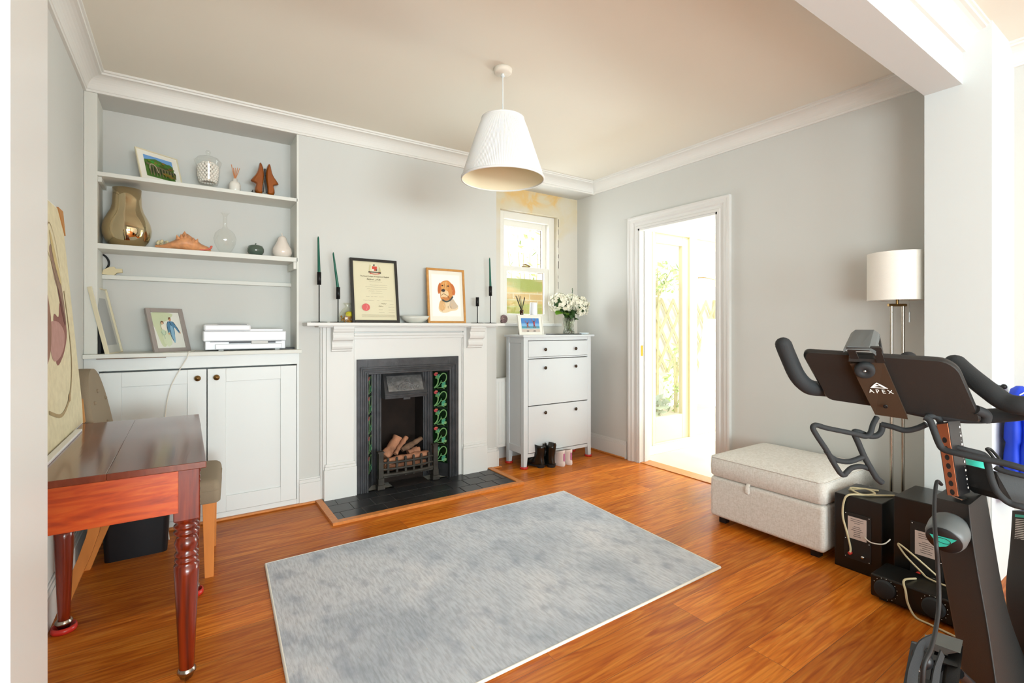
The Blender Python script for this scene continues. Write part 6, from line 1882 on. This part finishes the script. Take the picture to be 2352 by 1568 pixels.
for k in range(15):
    t = 0.06 + k * 0.06
    a1 = (ga * 0.22 + gb2 * 0.78) * (1 - t) + (gd_ * 0.22 + gc_ * 0.78) * t + gn * 0.001
    ss = (gb2 - ga).normalized(); up_ = (gd_ - ga).normalized()
    b.add([a1, a1 + ss * (0.004 if k % 2 else 0.009), a1 + ss * (0.004 if k % 2 else 0.009) + up_ * (0.0015 if k % 2 else 0.006), a1 + up_ * (0.0015 if k % 2 else 0.006)], [(0, 1, 2, 3)])
b.build('scale_marks', 'white_print', ps)
# main fairing
def ringp(A, B, C, D):
    q = [P(*A), P(*B), P(*C), P(*D)]
    out = []
    for i in range(4):
        a_, c_ = q[i], q[(i + 1) % 4]
        out += [a_.lerp(c_, 0.03), a_.lerp(c_, 0.16), a_.lerp(c_, 0.84), a_.lerp(c_, 0.97)]
    return out
secs = [((2143, 1141, 1.53), (2226, 1160, 1.38), (2266, 1128, 1.47), (2190, 1112, 1.62)),
        ((2142, 1180, 1.53), (2229, 1204, 1.38), (2274, 1172, 1.47), (2200, 1160, 1.62)),
        ((2160, 1290, 1.53), (2245, 1313, 1.37), (2292, 1282, 1.47), (2215, 1270, 1.62)),
        ((2184, 1420, 1.51), (2273, 1453, 1.34), (2316, 1420, 1.47), (2240, 1400, 1.62)),
        ((2214, 1575, 1.48), (2290, 1600, 1.31), (2380, 1560, 1.47), (2260, 1560, 1.62)),
        ((2240, 1740, 1.46), (2330, 1770, 1.28), (2440, 1700, 1.48), (2290, 1700, 1.62))]
b = MB(); b.loft([ringp(*s) for s in secs[:1]] * 1 + [[p + (q_ - p) * 0.04 for p, q_ in zip(ringp(*secs[0]), ringp(*secs[1]))]] + [ringp(*s) for s in secs[1:]])
fbod = b.build('front_fairing', 'plastic_dark', bike, sub=2)
b = MB(); cc = P(2208, 1137, 1.44)
b.prism([P(2187, 1140, 1.44), P(2210, 1149, 1.40), P(2220, 1146, 1.42), P(2196, 1137, 1.47)], Vector((0, 0, 0.003))); b.build('post_clamp', 'silver', fbod, bevel=0.001)
# frame foot below the picture
b = MB(); base0 = P(2330, 1740, 1.42)
b.tube([(base0.x, base0.y, 0.16), (base0.x, base0.y, 0.05)], 0.05, 12)
dirb = Vector((Rt[0], Rt[1], 0))
b.tube([Vector((base0.x, base0.y, 0.045)) - dirb * 0.12, Vector((base0.x, base0.y, 0.045)) + dirb * 0.30], 0.04, 14)
b.build('stabiliser', 'plastic_dark', bike)
# resistance knob
kd = (P(2158, 1262, 1.36) - P(2186, 1206, 1.42)).normalized()
k0 = P(2184, 1208, 1.43)
b = MB(); b.lathe([(0.0, -0.01), (0.040, -0.01), (0.046, 0.0), (0.048, 0.02), (0.047, 0.05), (0.043, 0.065), (0.038, 0.068), (0.0, 0.066)], k0, 36, axis=kd); rk = b.build('resistance_knob', 'plastic_grey', bike)
b = MB(); b.lathe([(0.041, 0), (0.040, 0.002), (0, 0.002)], k0 + kd * 0.067, 32, axis=kd); b.build('cap', 'plastic_black', rk)
kx = kd.cross(Vector((0, 0, 1))).normalized(); ky = kx.cross(kd).normalized()
ctr = k0 + kd * 0.0705
b = MB(); b.prism([ctr + kx * x + ky * y for x, y in ((-0.030, 0.014), (0.030, 0.012), (0.022, -0.004), (0.012, -0.026), (-0.004, -0.018))], kd * 0.0006); b.build('teal_logo', 'teal', rk)
b = MB(); b.tube([ctr + kd * 0.001 + kx * 0.016 * math.cos(q) + ky * 0.009 * math.sin(q) for q in [2 * PI * j / 20 for j in range(21)]], 0.0008, 5); b.build('logo_ring', 'plastic_dark', rk)
# rear body with teal headed warning label
secs = [((2322, 1172, 1.62), (2420, 1180, 1.45), (2500, 1170, 1.62), (2400, 1168, 1.8)),
        ((2316, 1270, 1.62), (2420, 1290, 1.45), (2500, 1280, 1.62), (2400, 1270, 1.8)),
        ((2303, 1345, 1.60), (2420, 1370, 1.43), (2540, 1350, 1.62), (2400, 1330, 1.8)),
        ((2312, 1440, 1.58), (2430, 1470, 1.40), (2600, 1450, 1.62), (2400, 1430, 1.8)),
        ((2330, 1640, 1.55), (2470, 1680, 1.33), (2700, 1650, 1.6), (2400, 1600, 1.8))]
b = MB(); b.loft([ringp(*secs[0])] + [[p + (q_ - p) * 0.04 for p, q_ in zip(ringp(*secs[0]), ringp(*secs[1]))]] + [ringp(*s) for s in secs[1:]]); rb = b.build('rear_body', 'plastic_dark', bike, sub=2)
r0, r1, r2, r3 = [P(*p) for p in secs[0][:2]] + [P(*secs[1][1]), P(*secs[1][0])]
rn = (r1 - r0).cross(r3 - r0).normalized()
if rn.dot(P(2340, 1200, 1.0) - P(2340, 1200, 1.5)) < 0:
    rn = -rn
def rpt(s, t, o=0.001):
    return (r0 * (1 - s) + r1 * s) * (1 - t) + (r3 * (1 - s) + r2 * s) * t + rn * o
b = MB(); b.prism([rpt(0.12, 0.08), rpt(0.6, 0.08), rpt(0.6, 0.14), rpt(0.12, 0.14)], -rn * 0.002); b.build('label_header', 'teal', rb)
b = MB(); rr = random.Random(77)
for k in range(14):
    t = 0.18 + k * 0.04
    b.prism([rpt(0.14, t), rpt(rr.uniform(0.4, 0.5), t), rpt(rr.uniform(0.4, 0.5), t + 0.018), rpt(0.14, t + 0.018)], -rn * 0.001)
b.build('label_print', 'white_print', rb)
# pedal, strap and crank
b = MB()
b.prism([P(2150, 1450, 1.34), P(2212, 1470, 1.26), P(2206, 1500, 1.22), P(2146, 1478, 1.30)], Vector((0.02, 0.03, -0.03)))
pd = b.build('pedal', 'plastic_grey', bike, bevel=0.006)
b = MB(); b.prism([P(2138, 1500, 1.30), P(2200, 1520, 1.24), P(2200, 1532, 1.23), P(2134, 1512, 1.29)], Vector((0.02, 0.03, -0.02)))
b.prism([P(2120, 1556, 1.27), P(2190, 1580, 1.21), P(2186, 1600, 1.2), P(2116, 1576, 1.26)], Vector((0.02, 0.03, -0.02)))
b.prism([P(2140, 1470, 1.33), P(2150, 1474, 1.31), P(2130, 1590, 1.24), P(2118, 1586, 1.26)], Vector((0.01, 0.03, -0.03)))
b.prism([P(2204, 1478, 1.27), P(2212, 1482, 1.25), P(2200, 1600, 1.19), P(2192, 1596, 1.2)], Vector((0.01, 0.03, -0.03)))
b.build('pedal_cage', 'plastic_dark', pd, bevel=0.003)
def strap(pts, w_, name):
    pp = catmull([P(*p) for p in pts], 6)
    b = MB(); rings = []
    for i, p in enumerate(pp):
        t = (pp[min(i + 1, len(pp) - 1)] - pp[max(0, i - 1)]).normalized()
        s = t.cross(Vector((Fw[0], Fw[1], 0))).normalized() * w_
        f = Vector((Fw[0], Fw[1], 0)) * 0.004
        rings.append([p - s, p + s, p + s + f, p - s + f])
    b.loft(rings, smooth=False)
    b.build(name, 'foam_black', pd)
strap([(2140, 1470, 1.27), (2120, 1482, 1.24), (2108, 1510, 1.22), (2098, 1545, 1.2), (2094, 1590, 1.18)], 0.015, 'toe_strap')
strap([(2166, 1500, 1.22), (2156, 1530, 1.2), (2150, 1560, 1.19), (2146, 1600, 1.18)], 0.009, 'toe_strap')
b = MB(); b.lathe([(0.02, -0.02), (0.024, -0.01), (0.022, 0.004), (0.0, 0.006)], P(2112, 1512, 1.27), 16, axis=(-Rt[0], -Rt[1], 0.2)); b.build('toe_clip', 'plastic_black', pd)
b = MB(); b.tube([P(2095, 1528, 1.24), P(2112, 1536, 1.235)], 0.0016, 6); b.tube([P(2093, 1532, 1.24), P(2112, 1541, 1.235)], 0.0016, 6); b.build('strap_buckle', 'silver', pd)
b = MB(); b.tube([P(2200, 1545, 1.30), P(2260, 1600, 1.36), P(2330, 1680, 1.4)], 0.014, 10); b.build('crank', 'plastic_black', bike)
b = MB(); b.prism([P(2136, 1486, 1.33), P(2204, 1500, 1.27), P(2198, 1600, 1.24), P(2118, 1590, 1.28)], Vector((0.03, 0.05, -0.02))); b.build('pedal_body', 'plastic_black', pd, bevel=0.004)
# power lead hanging from the handlebar
pp = catmull([P(2162, 1112, 1.43), P(2152, 1106, 1.40), P(2147, 1140, 1.37), P(2146, 1190, 1.33), P(2150, 1245, 1.27), P(2154, 1300, 1.27), P(2157, 1380, 1.26), P(2150, 1440, 1.22), P(2138, 1490, 1.17), P(2122, 1530, 1.15), P(2118, 1600, 1.15)], 6)
b = MB(); b.tube(pp, 0.0048, 8); tag(b.build('power_lead', 'rubber_black'), 'black lead hanging down in front of the resistance knob to the pedal', 'cable')

# ================================================================== TEAL SHADED LAMP, JACKET
tp, tq = P(2242, 1052, 1.95), P(2256, 1110, 1.95)
ax_dir = (tq - tp).normalized()
tl = thing('small_lamp', (P(2262, 1200, 1.95).x, P(2262, 1200, 1.95).y, 0), 'small lamp with a turquoise shade half hidden behind the exercise bike post', 'lamp')
L_ = (tq - tp).length
b = MB(); b.lathe([(0.030, 0.0), (0.032, 0.0), (0.052, L_), (0.050, L_), (0.030, 0.0)], tp, 32, axis=ax_dir, cap=False); b.lathe([(0, 0), (0.031, 0)], tp, 24, axis=ax_dir, cap=False); b.build('lamp_shade', 'teal', tl)
b = MB(); b.tube([tp + ax_dir * 0.05, tq + ax_dir * 0.02], 0.018, 16); b.build('lamp_holder', 'silver', tl)
fp = P(2262, 1200, 1.95); fp.z = 0
b = MB(); b.tube(catmull([tq + ax_dir * 0.02, P(2264, 1150, 1.95), fp + Vector((0, 0, 0.02))], 6), 0.014, 12); b.lathe([(0, 0), (0.08, 0), (0.08, 0.015), (0, 0.02)], fp, 28); b.build('stand', 'white_gloss', tl)

jc = P(2352, 900, 2.36)
hk = thing('coat_hook', (3.40, 0.665, 0.985), 'small black hook knob on the pillar face above the blue jacket', 'hook')
b = MB(); b.tube([(3.40, 0.676, 1.0), (3.40, 0.655, 1.0)], 0.006, 8); b.ball((3.40, 0.652, 1.0), 0.013, 12, 8); b.build('knob', 'black_metal', hk)
jk = thing('jacket', (3.44, 0.60, 0.42), 'bright blue padded jacket hanging beside the pillar behind the bike', 'jacket')
b = MB(); rings = []
prof = [(1.00, 0.02, 0.012), (0.985, 0.07, 0.03), (0.93, 0.12, 0.04), (0.88, 0.135, 0.045), (0.86, 0.128, 0.038), (0.80, 0.14, 0.048), (0.74, 0.145, 0.05), (0.72, 0.137, 0.042), (0.66, 0.147, 0.05), (0.60, 0.15, 0.052), (0.58, 0.14, 0.044), (0.50, 0.15, 0.05), (0.44, 0.15, 0.045), (0.42, 0.14, 0.035)]
for z, rx, ry in prof:
    rings.append([Vector((3.50 + rx * math.cos(q) * (1 + 0.05 * math.sin(4 * q)), 0.615 + ry * math.sin(q), z)) for q in [2 * PI * j / 28 for j in range(28)]])
b.loft(rings); b.build('body', 'jacket_blue', jk)
b = MB(); b.box(3.50, 3.515, 0.562, 0.566, 0.44, 0.95); b.box(3.40, 3.42, 0.56, 0.566, 0.42, 0.80); b.build('zip', 'plastic_black', jk)
b = MB(); b.tube(catmull([(3.43, 0.57, 0.94), (3.40, 0.56, 0.80), (3.385, 0.565, 0.62), (3.38, 0.57, 0.5)], 5), [0.03] * 8 + [0.034] * 8, 12); b.build('sleeve', 'jacket_blue', jk)
b = MB(); b.tube([(3.415, 0.60, 0.962), (3.435, 0.575, 0.985)], 0.003, 6); b.build('hanging_loop', 'white_print', jk)
